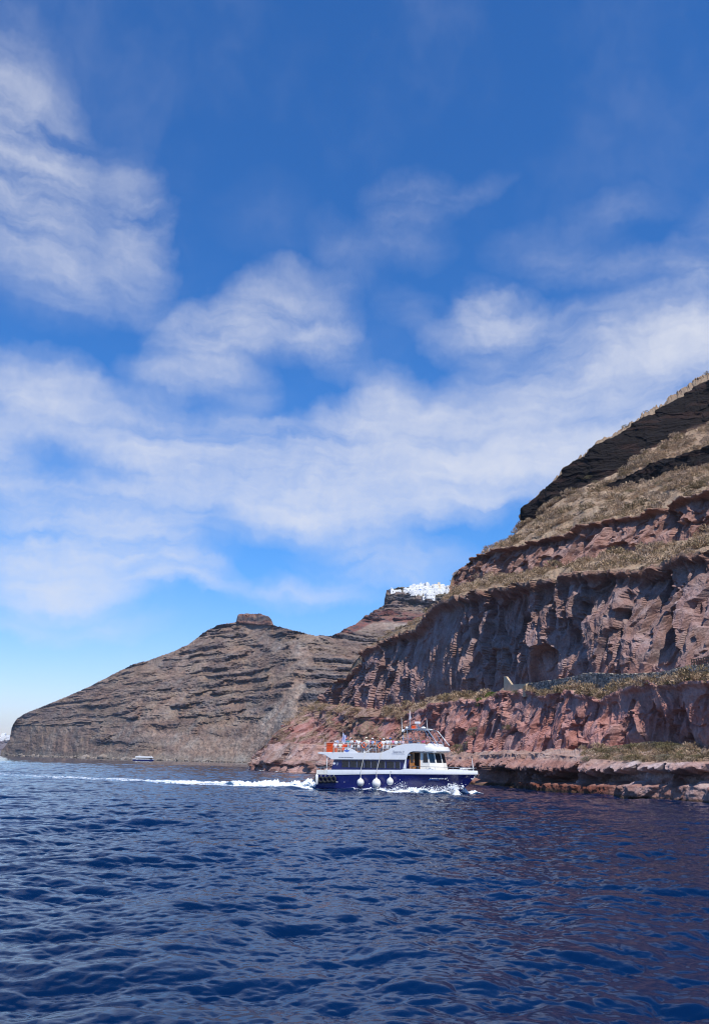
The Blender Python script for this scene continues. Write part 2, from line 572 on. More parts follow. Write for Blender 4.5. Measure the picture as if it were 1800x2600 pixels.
# name: outline of the edge in the photograph, distance behind the shore in metres (px, n)
LAY = {
    'B': ([(632, 1950), (660, 1935), (720, 1925), (790, 1930), (900, 1935), (1050, 1925), (1174, 1922), (1272, 1914), (1394, 1913), (1488, 1922), (1560, 1934), (1679, 1940), (1800, 1936), (2100, 1950)], [(632, 3), (900, 4), (1100, 2), (1300, 1.2), (1800, 1.4)]),
    'C': ([(632, 1944), (660, 1915), (720, 1885), (800, 1890), (900, 1905), (1050, 1905), (1174, 1910), (1272, 1907.6), (1394, 1905), (1496, 1903), (1600, 1897), (1679, 1889), (1749, 1888), (1800, 1902), (2100, 1910)], [(632, 7), (900, 7), (1150, 4), (1300, 3), (1500, 5), (1650, 9), (1800, 9)]),
    'D': ([(720, 1846), (771, 1818), (843, 1802), (911, 1818), (1000, 1824), (1061, 1804), (1091, 1793), (1129, 1782), (1178, 1774), (1235, 1778), (1280, 1758), (1333, 1752), (1378, 1768), (1443, 1750), (1500, 1766), (1537, 1774), (1573, 1745), (1626, 1741), (1639, 1728), (1692, 1734), (1728, 1738), (1753, 1726), (1800, 1730), (2100, 1700)],
          [(720, 16), (800, 19.5), (900, 15.5), (1000, 12.5), (1100, 9.5), (1800, 9)]),
    'E': ([(800, 1786), (843, 1790), (911, 1797), (963, 1803), (1072, 1788), (1102, 1774), (1150, 1763), (1231, 1764), (1276, 1748), (1313, 1738), (1394, 1730), (1476, 1714), (1557, 1714), (1639, 1711), (1696, 1707), (1728, 1697), (1800, 1692), (2100, 1640)],
          [(800, 23.5), (900, 19), (1000, 16.5), (1200, 13.5), (1800, 13.5)]),
    'F': ([(880, 1722), (903, 1694), (926, 1668), (956, 1645), (976, 1624), (1001, 1612), (1065, 1595.4), (1080, 1580), (1090, 1560), (1104, 1540), (1120.5, 1529), (1150, 1520), (1211, 1504), (1272, 1494), (1325, 1490), (1435, 1470), (1455, 1458), (1639, 1445), (1700, 1425), (1741, 1409), (1800, 1400), (2100, 1300)],
          [(880, 24), (1000, 21), (1200, 17), (1500, 20), (1800, 23)]),
    'G': ([(1137, 1517), (1182, 1482), (1231, 1468), (1313, 1457.6), (1394, 1443), (1492, 1425), (1557, 1405), (1639, 1396.5), (1732, 1370), (1800, 1347.6), (2100, 1260)], [(1137, 27), (1500, 33), (1800, 38)]),
    'H': ([(1211, 1415), (1272, 1396), (1333, 1386), (1394, 1363), (1451, 1360), (1476, 1338), (1557, 1317), (1626.5, 1308), (1700, 1287), (1728, 1271), (1800, 1258), (2100, 1160)], [(1211, 32), (1500, 38), (1800, 43)]),
    'I': ([(1319, 1343.6), (1370, 1312), (1402, 1284), (1443, 1260), (1492, 1236), (1530, 1238), (1560, 1246), (1614, 1233), (1679, 1209), (1761, 1189), (1800, 1181), (2100, 1090)], [(1319, 52), (1500, 66), (1800, 76)]),
    'I2': ([(1319.3, 1343), (1370, 1311), (1402, 1283), (1443, 1258), (1492, 1233), (1535, 1232), (1590, 1209), (1679, 1168), (1740, 1156), (1800, 1132), (2100, 1040)], [(1319, 52.2), (1500, 66.5), (1560, 70), (1800, 81)]),
    'I3': ([(1319.6, 1342.5), (1370, 1310), (1402, 1282), (1443, 1256), (1492, 1230), (1557, 1204), (1618, 1168), (1639, 1144), (1720, 1107), (1761, 1091), (1800, 1077), (2100, 980)], [(1319, 52.4), (1500, 67.5), (1618, 80), (1800, 98)]),
    'J': ([(1321, 1308), (1350, 1275), (1398, 1236), (1439, 1191), (1496, 1149), (1521, 1128), (1561, 1108), (1590, 1090), (1639, 1060), (1679, 1043), (1720, 1015), (1753, 992), (1800, 967), (2100, 850)], [(1319, 54), (1500, 71), (1800, 106)]),
}
ORDER = ['B', 'C', 'D', 'E', 'F', 'G', 'H', 'I', 'I2', 'I3', 'J']
AZ0 = float(azel(632.5, 1953)[0])
az = np.concatenate([np.arange(AZ0, 26.5, .034), np.linspace(26.6, 70, 160)])
NC = len(az)
denom = NH[0] * np.sin(np.radians(az)) + NH[1] * np.cos(np.radians(az))
wg = ground(np.array([p[0] for p in WL], float), np.array([p[1] for p in WL], float))
waz = np.degrees(np.arctan2(wg[:, 0], wg[:, 1]))
wc = wg[:, 0] * NH[0] + wg[:, 1] * NH[1]
cshore = np.interp(az, waz, wc)
ks = np.exp(-np.linspace(-2.2, 2.2, 61) ** 2)
cshore = np.convolve(np.pad(cshore, 30, mode='edge'), ks / ks.sum(), mode='valid')
cshore[:40] = np.interp(az[:40], waz, wc)
ra, re_ = curve(RIDGE)
elR = np.interp(az, ra, re_)
# crumbly skyline
elR = elR + (fbm(az * 4.5, 0 * az, 0, 3, 3) * .06 + np.abs(perlin(az * 9, 0 * az, 0, 5)) * .06) * sstep(AZ0, AZ0 + 1, az) * (1 - sstep(30, 40, az))
KN_n = [np.zeros(NC)]
KN_z = [np.full(NC, -.6)]
for k in ORDER:
    pts, nn_ = LAY[k]
    a, e = curve(pts)
    na_ = np.array([float(azel(p[0], np.interp(p[0], [q_[0] for q_ in pts], [q_[1] for q_ in pts]))[0]) for p in nn_])
    nv = np.interp(az, na_, [p[1] for p in nn_])
    r_ = (cshore + nv) / denom
    zk = CAMZ + r_ * np.tan(np.radians(np.interp(az, a, e)))
    zst = float(np.interp(a[0], az, zk))
    zk = np.where(az < a[0], zst, zk)
    nv = np.where(az < a[0], np.interp(a[0], az, nv), nv)
    zk = zk + fbm(az * 2.4, 0 * az, 0, 3, hash(len(KN_n)) % 50) * .35 * min(1, len(KN_n) / 2)
    KN_n.append(nv)
    KN_z.append(zk)
KN_z = np.array(KN_z)
KN_n = np.array(KN_n)
KN_z = np.maximum.accumulate(KN_z + np.arange(len(KN_z))[:, None] * 1e-3, axis=0)
KN_n = np.maximum.accumulate(KN_n + np.arange(len(KN_n))[:, None] * 1e-3, axis=0)
# last knot: beyond the ridge line
KN_n = np.vstack([KN_n, KN_n[-1] + 40])
KN_z = np.vstack([KN_z, KN_z[-1] + 40])
# ridge: where the sight line of the skyline meets the profile
tanR = np.tan(np.radians(elR))
nR = np.zeros(NC)
zR = np.zeros(NC)
for c in range(NC):
    zz = np.linspace(KN_z[0, c], KN_z[-1, c], 400)
    nz_ = np.interp(zz, KN_z[:, c], KN_n[:, c])
    ray_z = CAMZ + (cshore[c] + nz_) / denom[c] * tanR[c]
    idx = np.argmax(zz > ray_z)
    if not (zz > ray_z).any():
        idx = 399
    nR[c], zR[c] = nz_[idx], ray_z[idx]
    if zR[c] < -.5:
        zR[c] = -.5
ks2 = np.hanning(23)[1:-1]
ks2 /= ks2.sum()
nR = np.convolve(np.pad(nR, 10, mode='edge'), ks2, mode='valid')
kw = np.hanning(121)[1:-1]
kw /= kw.sum()
nRs = np.convolve(np.pad(nR, 59, mode='edge'), kw, mode='valid')
fR = sstep(pxaz(1330, 1290), pxaz(1370, 1250), az)
nR = nR * (1 - fR) + nRs * fR
rows_per = [110, 34, 150, 44, 250, 60, 100, 90, 40, 36, 120]
rows_n, rows_z, rows_seg, rows_t = [], [], [], []
for k in range(len(ORDER)):
    m_ = rows_per[k]
    ts = (np.arange(m_) + (0 if k == 0 else 0)) / m_
    for t in ts:
        zz = KN_z[k] * (1 - t) + KN_z[k + 1] * t
        zc = np.minimum(zz, zR)
        frac = (zz - zc > 1e-6)
        nn2 = np.minimum(KN_n[k] * (1 - t) + KN_n[k + 1] * t, nR)
        nn2 = np.where(frac, nR, nn2)
        rows_n.append(nn2)
        rows_z.append(zc)
        rows_seg.append(k)
        rows_t.append(t)
for t in np.linspace(0, 1, 26):      # J up to the skyline
    zz = np.minimum(KN_z[-2], zR) * (1 - t) + zR * t
    nn2 = np.minimum(KN_n[-2], nR) * (1 - t) + nR * t
    rows_n.append(nn2)
    rows_z.append(zz)
    rows_seg.append(11)
    rows_t.append(t)
GN = np.array(rows_n)
GZ = np.array(rows_z)
SEG = np.array(rows_seg)[:, None]
TT = np.array(rows_t)[:, None]
NR = len(GN)
GA = np.broadcast_to(az[None], (NR, NC))
rr = (cshore[None] + GN) / denom[None]
PX_, PY_ = rr * np.sin(np.radians(GA)), rr * np.cos(np.radians(GA))
S = PX_ * TH[0] + PY_ * TH[1]          # metres along the shore
pxc, pyc = proj(np.stack([PX_, PY_, GZ], -1))
clip_seg = (GZ >= zR[None] - 1e-4)

segw = {0: .55, 1: .22, 2: .9, 3: .2, 4: .92, 5: .22, 6: .9, 7: .3, 8: .75, 9: .25, 10: .8, 11: .25}
Wt = np.zeros((NR, NC), np.float32)
for k, v in segw.items():
    Wt += np.where(SEG == k, v, 0)
# ease the change of roughness between two bands
seg_h = np.zeros((NR, NC), np.float32)
for k in range(NR):
    sg = int(SEG[k, 0])
    kk = min(sg, len(KN_z) - 2)
    seg_h[k] = np.clip(np.minimum(KN_z[kk + 1], zR) - np.minimum(KN_z[kk], zR), 0, None)
Wt *= np.clip(seg_h / 2.5, 0, 1)
Wt = np.where(clip_seg, np.minimum(Wt, .25), Wt)
edge = np.clip((az - AZ0) / .8, 0.05, 1)[None]

sF, zF = S.astype(np.float32), GZ.astype(np.float32)
wx = fbm(sF / 9, zF / 9, 0, 3, 31) * 2.2
wz = fbm(sF / 9, zF / 9, 5, 3, 37) * 2.2
s1, z1 = sF + wx, zF + wz
is_c = ((SEG == 2) | (SEG == 4) | (SEG == 6) | (SEG == 0))
# remnant plates with crisp edges, scooped walls between them
pl1 = fbm(s1 / 7.0, z1 / 12.0, 0, 3, 41, gain=.40) + .09 * fbm(s1 / .9, z1 / .9, 1, 2, 43)
pl2 = fbm(s1 / 3.4, z1 / 6.0, 3, 2, 47, gain=.38) + .09 * fbm(s1 / .8, z1 / .8, 2, 2, 49)
plate = sstep(-.03, .07, pl1) * 1.7 + sstep(0, .09, pl2) * .75
flute = perlin(s1 / 3.0, z1 / 26, 0, 53) * .8 + perlin(s1 / 1.3, z1 / 14, 0, 57) * .28
big = fbm(sF / 26, zF / 22, 0, 2, 61) * 2.6 + (1 - sstep(960, 1080, pxc)) * (SEG <= 3) * (fbm(sF / 15, zF / 30, 0, 2, 63) * 5.0)
rid = (1 - np.abs(perlin(s1 / 5, z1 / 5, 0, 67))) ** 2 * .8
fine = fbm((sF + .5 * wz) / 1.05, (zF + .6 * wx) / 1.45, 0, 4, 71, gain=.55) * .24
strat = perlin(s1 / 16, (zF + .04 * sF) / .95, 0, 73) * .035 + perlin(s1 / 30, zF / 3.2, 2, 79) * .16
out = plate + flute + big + rid + fine + strat          # metres towards the sea
out = out - 1.2
_rt = rng.uniform(0, 1, (4096, 5)).astype(np.float32)


def arches(s_, zr_, cell, seed, top0, top1, base0=0.0, base1=0.0):
    """scooped niches with rounded heads, one per cell along the wall"""
    c_ = np.floor(s_ / cell)
    R_ = _rt[(c_.astype(np.int64) * 7 + seed * 131) % 4096]
    ds_ = (s_ / cell - c_ - .5 + (R_[..., 0] - .5) * .3) * 2
    w_ = .5 + .42 * R_[..., 1]
    base_ = base0 + (base1 - base0) * R_[..., 2]
    top_ = base_ + top0 + (top1 - top0) * R_[..., 3]
    f_ = 1 - np.abs(ds_ / w_) ** 2.4 - (np.clip(zr_ - base_, 0, 9) / (top_ - base_)) ** 2.2
    return sstep(0, .16, f_) * sstep(-.22, .0, zr_ - base_) * (.35 + .9 * R_[..., 4])


fh = np.zeros((NR, NC), np.float32)
hh = np.ones((NR, NC), np.float32)
for k in (2, 4, 6):
    fh = np.where(SEG == k, KN_z[k][None], fh)
    hh = np.where(SEG == k, np.maximum(KN_z[k + 1] - KN_z[k], 2)[None], hh)
zrel = (zF - fh) / hh + wz * .02
sa_ = sF + wx * .55
ar = arches(sa_, zrel, 11.0, 1, .35, .85) * 2.1 + arches(sa_ + 3, zrel, 5.2, 2, .22, .55, .0, .55) * 1.5 + arches(sa_ + 1.4, zrel, 2.7, 3, .14, .38, .1, .7) * .8
out = out - ar * np.where(SEG == 6, .8, np.where(SEG == 2, .8, 1.0)) * ((SEG == 2) | (SEG == 4) | (SEG == 6))
# segment specific shape
lowface = (SEG == 0)
tall = (SEG == 4)
redc = (SEG == 2)
band = (SEG == 6)
lip_n = .5 + .5 * fbm(sF / 4.0, 0 * zF, 0, 3, 83)
lip = sstep(.86, .97, TT) * (1.0 + 1.2 * lip_n) * np.where(tall | band, 1.0, .4) - sstep(.45, .88, TT) * (1 - sstep(.9, .96, TT)) * np.where(tall | band, .9, .2)
foot = -sstep(.22, .0, TT) * np.where(tall, 1.0, .5)
# the smooth shadowed wall of the bay: less plate relief on the left part of the tall cliff
calm = sstep(980, 1080, pxc) * (1 - sstep(1130, 1190, pxc + (pyc - 1600) * .25)) * (tall)
calm = np.clip(calm + (1 - sstep(.0, .35, TT)) * .6 * tall * sstep(900, 1000, pxc), 0, 1)
out = out * (1 - calm * .72)
disp = out * np.where(redc, .68, 1.0) + np.where(is_c & ~lowface, lip + foot, 0)
# sea caves: a dark recess along the foot, between a reddish wave-cut shelf and the pale ledge
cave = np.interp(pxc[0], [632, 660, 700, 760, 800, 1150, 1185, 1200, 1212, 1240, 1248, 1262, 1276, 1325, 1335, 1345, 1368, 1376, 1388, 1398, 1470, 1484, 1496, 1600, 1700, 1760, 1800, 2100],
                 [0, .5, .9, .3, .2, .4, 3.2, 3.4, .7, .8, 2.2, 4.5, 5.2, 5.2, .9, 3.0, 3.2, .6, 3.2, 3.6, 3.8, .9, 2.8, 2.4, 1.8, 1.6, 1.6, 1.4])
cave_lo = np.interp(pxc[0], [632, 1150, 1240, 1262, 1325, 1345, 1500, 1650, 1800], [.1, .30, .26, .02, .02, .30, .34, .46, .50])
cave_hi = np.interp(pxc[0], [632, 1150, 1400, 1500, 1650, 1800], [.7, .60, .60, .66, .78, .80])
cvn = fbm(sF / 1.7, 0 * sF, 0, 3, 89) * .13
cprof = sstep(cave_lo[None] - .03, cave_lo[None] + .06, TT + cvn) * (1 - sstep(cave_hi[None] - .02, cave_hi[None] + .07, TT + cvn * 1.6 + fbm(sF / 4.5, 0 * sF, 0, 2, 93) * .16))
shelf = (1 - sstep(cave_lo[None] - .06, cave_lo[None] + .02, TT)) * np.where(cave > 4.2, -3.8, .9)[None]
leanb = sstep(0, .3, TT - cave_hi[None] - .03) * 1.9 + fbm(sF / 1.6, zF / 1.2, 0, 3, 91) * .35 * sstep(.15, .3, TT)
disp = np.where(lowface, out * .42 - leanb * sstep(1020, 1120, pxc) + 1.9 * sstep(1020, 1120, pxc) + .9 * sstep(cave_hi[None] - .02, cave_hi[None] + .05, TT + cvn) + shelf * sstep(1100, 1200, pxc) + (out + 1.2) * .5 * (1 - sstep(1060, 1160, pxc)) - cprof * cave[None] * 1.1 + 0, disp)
Wt = np.where((SEG == 1) | (SEG == 3), Wt + (1 - sstep(960, 1100, pxc)) * .6 * np.clip(seg_h / 2, 0, 1) * (~clip_seg), Wt)
disp = np.where(((SEG == 1) | (SEG == 3)) & (pxc < 1100), out + 1.0, disp)
disp = disp * Wt / np.where(lowface, .55, 1) * edge
slope_rel = fbm(sF / 4.5, (GN / 4.5).astype(np.float32), 0, 3, 97, gain=.38) * .8
isslope = ~is_c & (SEG != 10) & (SEG != 8) & (SEG != 11)
zadd = np.where(isslope, slope_rel * .55 * np.clip(seg_h / 2.5, 0, 1) * (~clip_seg), 0) * edge
# black lava: blocky, broken, undercut
blk = ((SEG == 10) | (SEG == 8))
bl = fbm(s1 / 7, z1 / 5.5, 0, 5, 101, gain=.55) * 1.5 + sstep(.0, .08, fbm(sF / 12, zF / 6, 0, 3, 103)) * .6 - .8
bl = bl + (TT - .35) * 3.0 * np.clip(seg_h / 8, 0, 1)
disp = np.where(blk, bl * .9 * np.clip(seg_h / 4, 0, 1), disp)
n2 = GN - disp
r2 = (cshore[None] + n2) / denom[None]
Z2 = GZ + zadd
# the displacement slides along the sight line in plan; small along-shore jitter breaks the columns
X2 = PX_ - disp * NH[0] + TH[0] * wx * .12 * Wt
Y2 = PY_ - disp * NH[1] + TH[1] * wx * .12 * Wt
# back of the hill
bx, by, bz = [], [], []
for dn, dz in ((4, .3), (14, 1.0), (40, 3), (120, -2), (300, -60)):
    r3 = (cshore + nR + dn) / denom
    f_ = np.clip((az - AZ0) / 2.0, 0, 1)
    bx.append(r3 * np.sin(np.radians(az)))
    by.append(r3 * np.cos(np.radians(az)))
    bz.append(np.maximum(zR + dz * f_ - (1 - f_) * dn * .15, -3))
X2 = np.vstack([X2, bx])
Y2 = np.vstack([Y2, by])
Z2 = np.vstack([Z2, bz])
# ---- colours
C = np.zeros((NR, NC, 3), np.float32)
c_low = np.array([.30, .17, .14])
c_shelf = np.array([.15, .058, .038])
c_ledge = np.array([.34, .24, .20])
c_red = np.array([.345, .175, .15])
c_tall = np.array([.285, .192, .175])
c_band = np.array([.29, .175, .142])
c_soil = np.array([.36, .25, .17])
c_black = np.array([.0115, .0090, .0085])
c_crust = np.array([.235, .13, .092])
nmid = fbm(sF / 14, zF / 6, 0, 3, 111)
def lerp(a, b, f):
    return a * (1 - f[..., None]) + b * f[..., None]
base = {0: c_low, 1: c_ledge, 2: c_red, 3: c_soil, 4: c_tall, 5: c_soil, 6: c_band, 7: c_soil, 8: c_black, 9: c_soil, 10: c_black, 11: c_soil * .8}
for k, v in base.items():
    C = np.where((SEG == k)[..., None], v, C)
TTb = np.broadcast_to(TT, (NR, NC))
leftpink = (1 - sstep(820, 1020, pxc)) * ((SEG == 0) | (SEG == 1) | (SEG == 2) | (SEG == 3))
C = lerp(C, np.array([.40, .26, .225]), leftpink * sstep(-.2, .3, nmid + .2 - (pyc < 1860) * .25) * .85)
C = lerp(C, c_crust, np.where(tall | band, sstep(.80, .95, TTb + .05 * nmid), 0) * .8)
C = lerp(C, np.array([.20, .13, .105]), np.where(tall, sstep(.0, .3, nmid), 0) * .5)
C = lerp(C, c_red * .9, np.where(tall, (1 - sstep(.0, .16, TTb)), 0) * .5)
C = lerp(C, np.array([.36, .22, .19]), np.where(redc, sstep(-.1, .35, nmid), 0) * .6)
# pale salt-bleached rock low down, rust shelf, green weed line at the water
pale = np.where(lowface, sstep(1480, 1600, pxc) * sstep(.14, .22, TTb) * sstep(-.25, .1, nmid), 0)
C = lerp(C, np.array([.42, .33, .31]), pale * .8)
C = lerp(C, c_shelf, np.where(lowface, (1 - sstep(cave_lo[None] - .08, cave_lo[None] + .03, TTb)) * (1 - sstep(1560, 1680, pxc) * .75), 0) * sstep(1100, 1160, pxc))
C = lerp(C, c_ledge, np.where(lowface, sstep(.82, .92, TTb) * (1 - sstep(1500, 1620, pxc)), 0) * .8)
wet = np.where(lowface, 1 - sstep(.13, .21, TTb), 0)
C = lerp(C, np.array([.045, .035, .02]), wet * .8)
C = lerp(C, np.array([.16, .12, .035]), np.where(lowface, (1 - sstep(.085, .10, TTb)) * sstep(-.2, .2, fbm(sF / 3, 0 * sF, 0, 2, 119)), 0))
C = lerp(C, np.array([.032, .019, .016]), np.where(blk, sstep(.1, .5, fbm(sF / 8, zF / 2, 0, 3, 113)), 0) * .8)
C = lerp(C, c_band * .8, np.where(blk, (1 - sstep(.0, .14, TTb)), 0) * .5)
veg = np.zeros((NR, NC), np.float32)
for k, v in {1: .55, 3: .85, 5: .95, 7: 1.0, 9: .8, 11: .9}.items():
    veg = np.where(SEG == k, v, veg)
veg = np.where(SEG == 3, veg * (.35 + .65 * sstep(1030, 1120, pxc)), veg)
C = lerp(C, np.array([.27, .165, .14]), ((SEG == 3) * (1 - sstep(1000, 1100, pxc)) * .8))
veg = np.where(SEG == 1, veg * sstep(1480, 1560, pxc), veg)
veg = np.maximum(veg, np.where(tall | band, sstep(.95, 1.0, TTb) * .8, 0))
# scrub on the left slopes and on small steps of the walls
veg = np.maximum(veg, (1 - sstep(1000, 1100, pxc)) * ((SEG == 2) | (SEG == 3)) * sstep(-.05, .2, fbm(sF / 8, zF / 4, 0, 4, 117)) * .85)
veg = np.where(clip_seg & ~blk, .9, veg)
Call = np.vstack([C, np.repeat((c_soil * .9)[None, None], 5, 0).repeat(NC, 1)]).reshape(-1, 3)
vall = np.vstack([veg, np.full((5, NC), .9, np.float32)]).ravel()
# return wall at the left tip so that the hill is closed from the side
V = np.stack([X2, Y2, Z2], -1)
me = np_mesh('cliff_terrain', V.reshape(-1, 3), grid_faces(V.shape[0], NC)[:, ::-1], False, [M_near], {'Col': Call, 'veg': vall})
tag(link(bpy.data.objects.new('cliff_terrain', me)), kind='structure')
NEAR = V[:NR]
npx, npy = proj(NEAR)
nsteep = SEG


def near_at(px, py):
    i = np.argmin((npx - px) ** 2 + (npy - py) ** 2)
    return NEAR.reshape(-1, 3)[i]


# ------------------------------------------------------------------ far hills
def far_surface(ridge, base_r, slope, azr, step, rows, seed, colour, name, period=17.0, top_extra=0):
    a = np.arange(azr[0], azr[1], step)
    ra_, re2 = curve(ridge)
    el = np.interp(a, ra_, re2)
    el = el + fbm(a * 14, 0 * a, 0, 4, seed) * .035
    rb = np.interp(a, [b[0] for b in base_r], [b[1] for b in base_r])
    sl = np.interp(a, [b[0] for b in slope], [b[1] for b in slope])
    te = np.tan(np.radians(el))
    kb_ = np.hanning(93)[1:-1]
    rb = np.convolve(np.pad(rb, 45, mode='edge'), kb_ / kb_.sum(), mode='valid')
    sl = np.convolve(np.pad(sl, 45, mode='edge'), kb_ / kb_.sum(), mode='valid')
    kk_ = np.hanning(63)[1:-1]
    tes = np.convolve(np.pad(te, 30, mode='edge'), kk_ / kk_.sum(), mode='valid')
    rR = rb * sl / np.maximum(sl - tes, .02)
    rR = np.maximum(rR, rb + 6)
    zr = CAMZ + rR * te
    t = np.linspace(0, 1, rows)[:, None]
    zs = CAMZ + rR * tes
    z = -2 + (zs[None] + (zr - zs)[None] * sstep(.84, 1.0, t) + 2) * t
    r = rb[None] + (rR - rb)[None] * t ** 1.05
    th = np.radians(a)[None]
    x, y = r * np.sin(th), r * np.cos(th)
    return a, t, z, r, x, y, zr, rb


RIDGE1 = [(-60, 1919), (2, 1919), (11, 1916), (20, 1903), (24, 1890), (25, 1861), (34, 1841), (45, 1824), (76, 1807), (124, 1789), (152, 1776), (192, 1759), (237, 1740), (282, 1717), (338, 1689), (372, 1679), (412, 1663.5), (445, 1652),
          (479, 1638), (502, 1621), (530, 1601.5), (564, 1590), (600.6, 1582), (602, 1570), (606, 1562), (626, 1560), (654, 1561.5), (682, 1567.7), (690, 1576), (694, 1589), (722, 1597), (761, 1607),
          (801, 1615.6), (820, 1614), (846, 1617), (871, 1601.5), (885, 1590), (903, 1581.5), (926, 1564.6), (952, 1551), (974.6, 1540), (976.5, 1526), (981, 1507), (991, 1503), (1010.7, 1498),
          (1024, 1497), (1045, 1491), (1068, 1487), (1090, 1489), (1141, 1492), (1300, 1478), (1600, 1470), (2000, 1500)]
aL = float(azel(3, 1918)[0])
base_r = [(aL, 1500), (-20.9, 1420), (-19, 1230), (-16, 1040), (-13.5, 900), (-9, 800), (-6, 745), (-4.5, 690), (-1, 640), (5, 620), (20, 640)]
slope = [(aL, .9), (-20.8, .85), (-19.5, .62), (-16, .50), (-12, .50), (-8, .50), (-5, .58), (-3, .55), (-1, .46), (1.5, .38), (20, .38)]
a, t, z, r, x, y, zr, rb = far_surface(RIDGE1, base_r, slope, (aL, 12.0), .034, 620, 201, None, 'far')
fx, fy = proj(np.stack([x, y, z], -1))
al = (a[None] * 14.0 + 0 * z).astype(np.float32)          # ~ metres along the slope at 800-1000 m
zf = z.astype(np.float32)
gul = fbm(al / 60, zf / 260, 0, 4, 211)
dip = zf + fbm(al / 160, 0 * zf, 0, 2, 213) * 7 + gul * 3.5 + fbm(al / 14, zf / 18, 0, 3, 214) * 1.7 - al * .012


def cap(px0, py0, px1, py1, w):
    """closeness of each point to a traced line, 1 on the line, 0 at w px"""
    dx, dy = px1 - px0, py1 - py0
    tt = np.clip(((fx - px0) * dx + (fy - py0) * dy) / (dx * dx + dy * dy), 0, 1)
    d = np.hypot(fx - px0 - tt * dx, fy - py0 - tt * dy)
    return 1 - sstep(w * .45, w, d)


# where bedded lava crops out and where scree covers it
lay = sstep(-.22, .10, fbm(al / 30, zf / 14, 0, 5, 221, gain=.6) + .07)
spur = np.maximum.reduce([cap(855, 1640, 790, 1700, 50), cap(800, 1700, 730, 1770, 52), cap(760, 1770, 700, 1810, 38), cap(860, 1620, 900, 1700, 60), cap(850, 1730, 790, 1770, 50)])
scree = np.maximum.reduce([cap(760, 1745, 690, 1830, 26), cap(690, 1830, 590, 1935, 34), cap(745, 1800, 660, 1930, 20), cap(475, 1670, 430, 1720, 10) * .5, cap(470, 1760, 340, 1840, 12) * .6,
                           cap(300, 1860, 620, 1900, 26) * .6, cap(640, 1600, 700, 1640, 20) * .8, cap(750, 1640, 780, 1680, 24) * .7, cap(900, 1590, 1060, 1590, 16)])
wallL = (1 - sstep(200, 260, fx)) * (fy > 1838 - .0 * fx) * 1.0      # sheer columnar cliff at the left tip
lay = np.clip(np.maximum(lay, spur * 1.1) - scree * 1.2, 0, 1)
lay = lay * sstep(6, 18, zf) * (1 - (1 - sstep(200, 260, fx)) * (fy > 1842))
dip = dip + 7 * perlin(zf / 23, 0 * zf + 3.3, al / 300, 219)
lay = lay * (1 - .75 * sstep(330, 450, fx) * (1 - sstep(22, 48, zf)) * (1 - np.clip(spur, 0, 1)))
period = 11.0
ph = dip / period + .25 * perlin(al / 200, 0 * zf, 0, 223)
ph2 = dip / 3.9 + .4 * perlin(al / 60, 0 * zf, 0, 224)
fr2 = ph2 - np.floor(ph2)
am2 = sstep(-.25, .25, perlin(al / 30, np.floor(ph2) * 1.7, 0, 226)) * lay
fr = ph - np.floor(ph)
bandid = np.floor(ph)
amp_b = sstep(.25, .85, .5 + .5 * np.sin(bandid * 12.9898 + 1.3 + 4 * perlin(al / 40, bandid * 3.3, 0, 225)))
cl = .42
gfr = np.where(fr < cl, fr * .12, .0504 + (fr - cl) / (1 - cl) * (1 - .0504))
sl2 = np.interp(a, [b[0] for b in slope], [b[1] for b in slope])[None]
step_off = (gfr - fr) * period / np.maximum(sl2, .4) * (.55 + .6 * np.clip(amp_b, 0, 1)) * lay     # + inland
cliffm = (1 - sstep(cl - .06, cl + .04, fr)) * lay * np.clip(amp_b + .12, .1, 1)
rough_ = fbm(al / 9, zf / 7, 0, 5, 227, gain=.6) * 3.2 * (.3 + lay) + np.abs(perlin(al / 2.2, zf / 6, 0, 228)) * 1.6 * cliffm + np.abs(perlin(al / 4, zf / 14, 0, 229)) * 2.4 * cliffm + fbm(al / 3, zf / 3, 0, 2, 230) * 1.0
inl = step_off + (np.where(fr2 < .45, fr2 * .1, .045 + (fr2 - .45) / .55 * .955) - fr2) * 3.9 / np.maximum(sl2, .4) * .7 * am2 - gul * 16 * np.clip(zf / 60, .15, 1) * (1 - (fx < 120) * .7) - rough_
# the flat-topped rock and the black cap cliff under the village are sheer
rock = (fx > 600) & (fx < 696) & (fy < np.interp(fx, [600, 696], [1583, 1591]))
capc = (fx > 970) & (fy < np.interp(fx, [970, 1000, 1040, 1090, 1140], [1540, 1530, 1532, 1536, 1540])) & (fy > np.interp(fx, [970, 1000, 1040, 1075, 1110, 1140], [1500, 1505, 1508, 1520, 1522, 1515]))
inl = np.where(rock, -6 - np.abs(fbm(al / 11, zf / 30, 0, 3, 231)) * 12 - fbm(al / 4, zf / 4, 0, 3, 232) * 3, inl)
inl = np.where(capc, inl - 9 - fbm(al / 10, zf / 12, 0, 4, 233) * 12, inl)
inl = inl - wallL * (np.abs(fbm(al / 13, zf / 70, 0, 3, 235)) * 16 + perlin(al / 3, zf / 12, 0, 236) * 3 + fbm(al / 6, zf / 8, 0, 3, 238) * 3)
inl = inl * np.clip((z + 1.0) / 10, .12, 1) * np.clip((a - aL) / .35, 0.05, 1)[None]
r2 = r + inl
th = np.radians(a)[None]
fX, fY, fZ = r2 * np.sin(th), r2 * np.cos(th), z.copy()
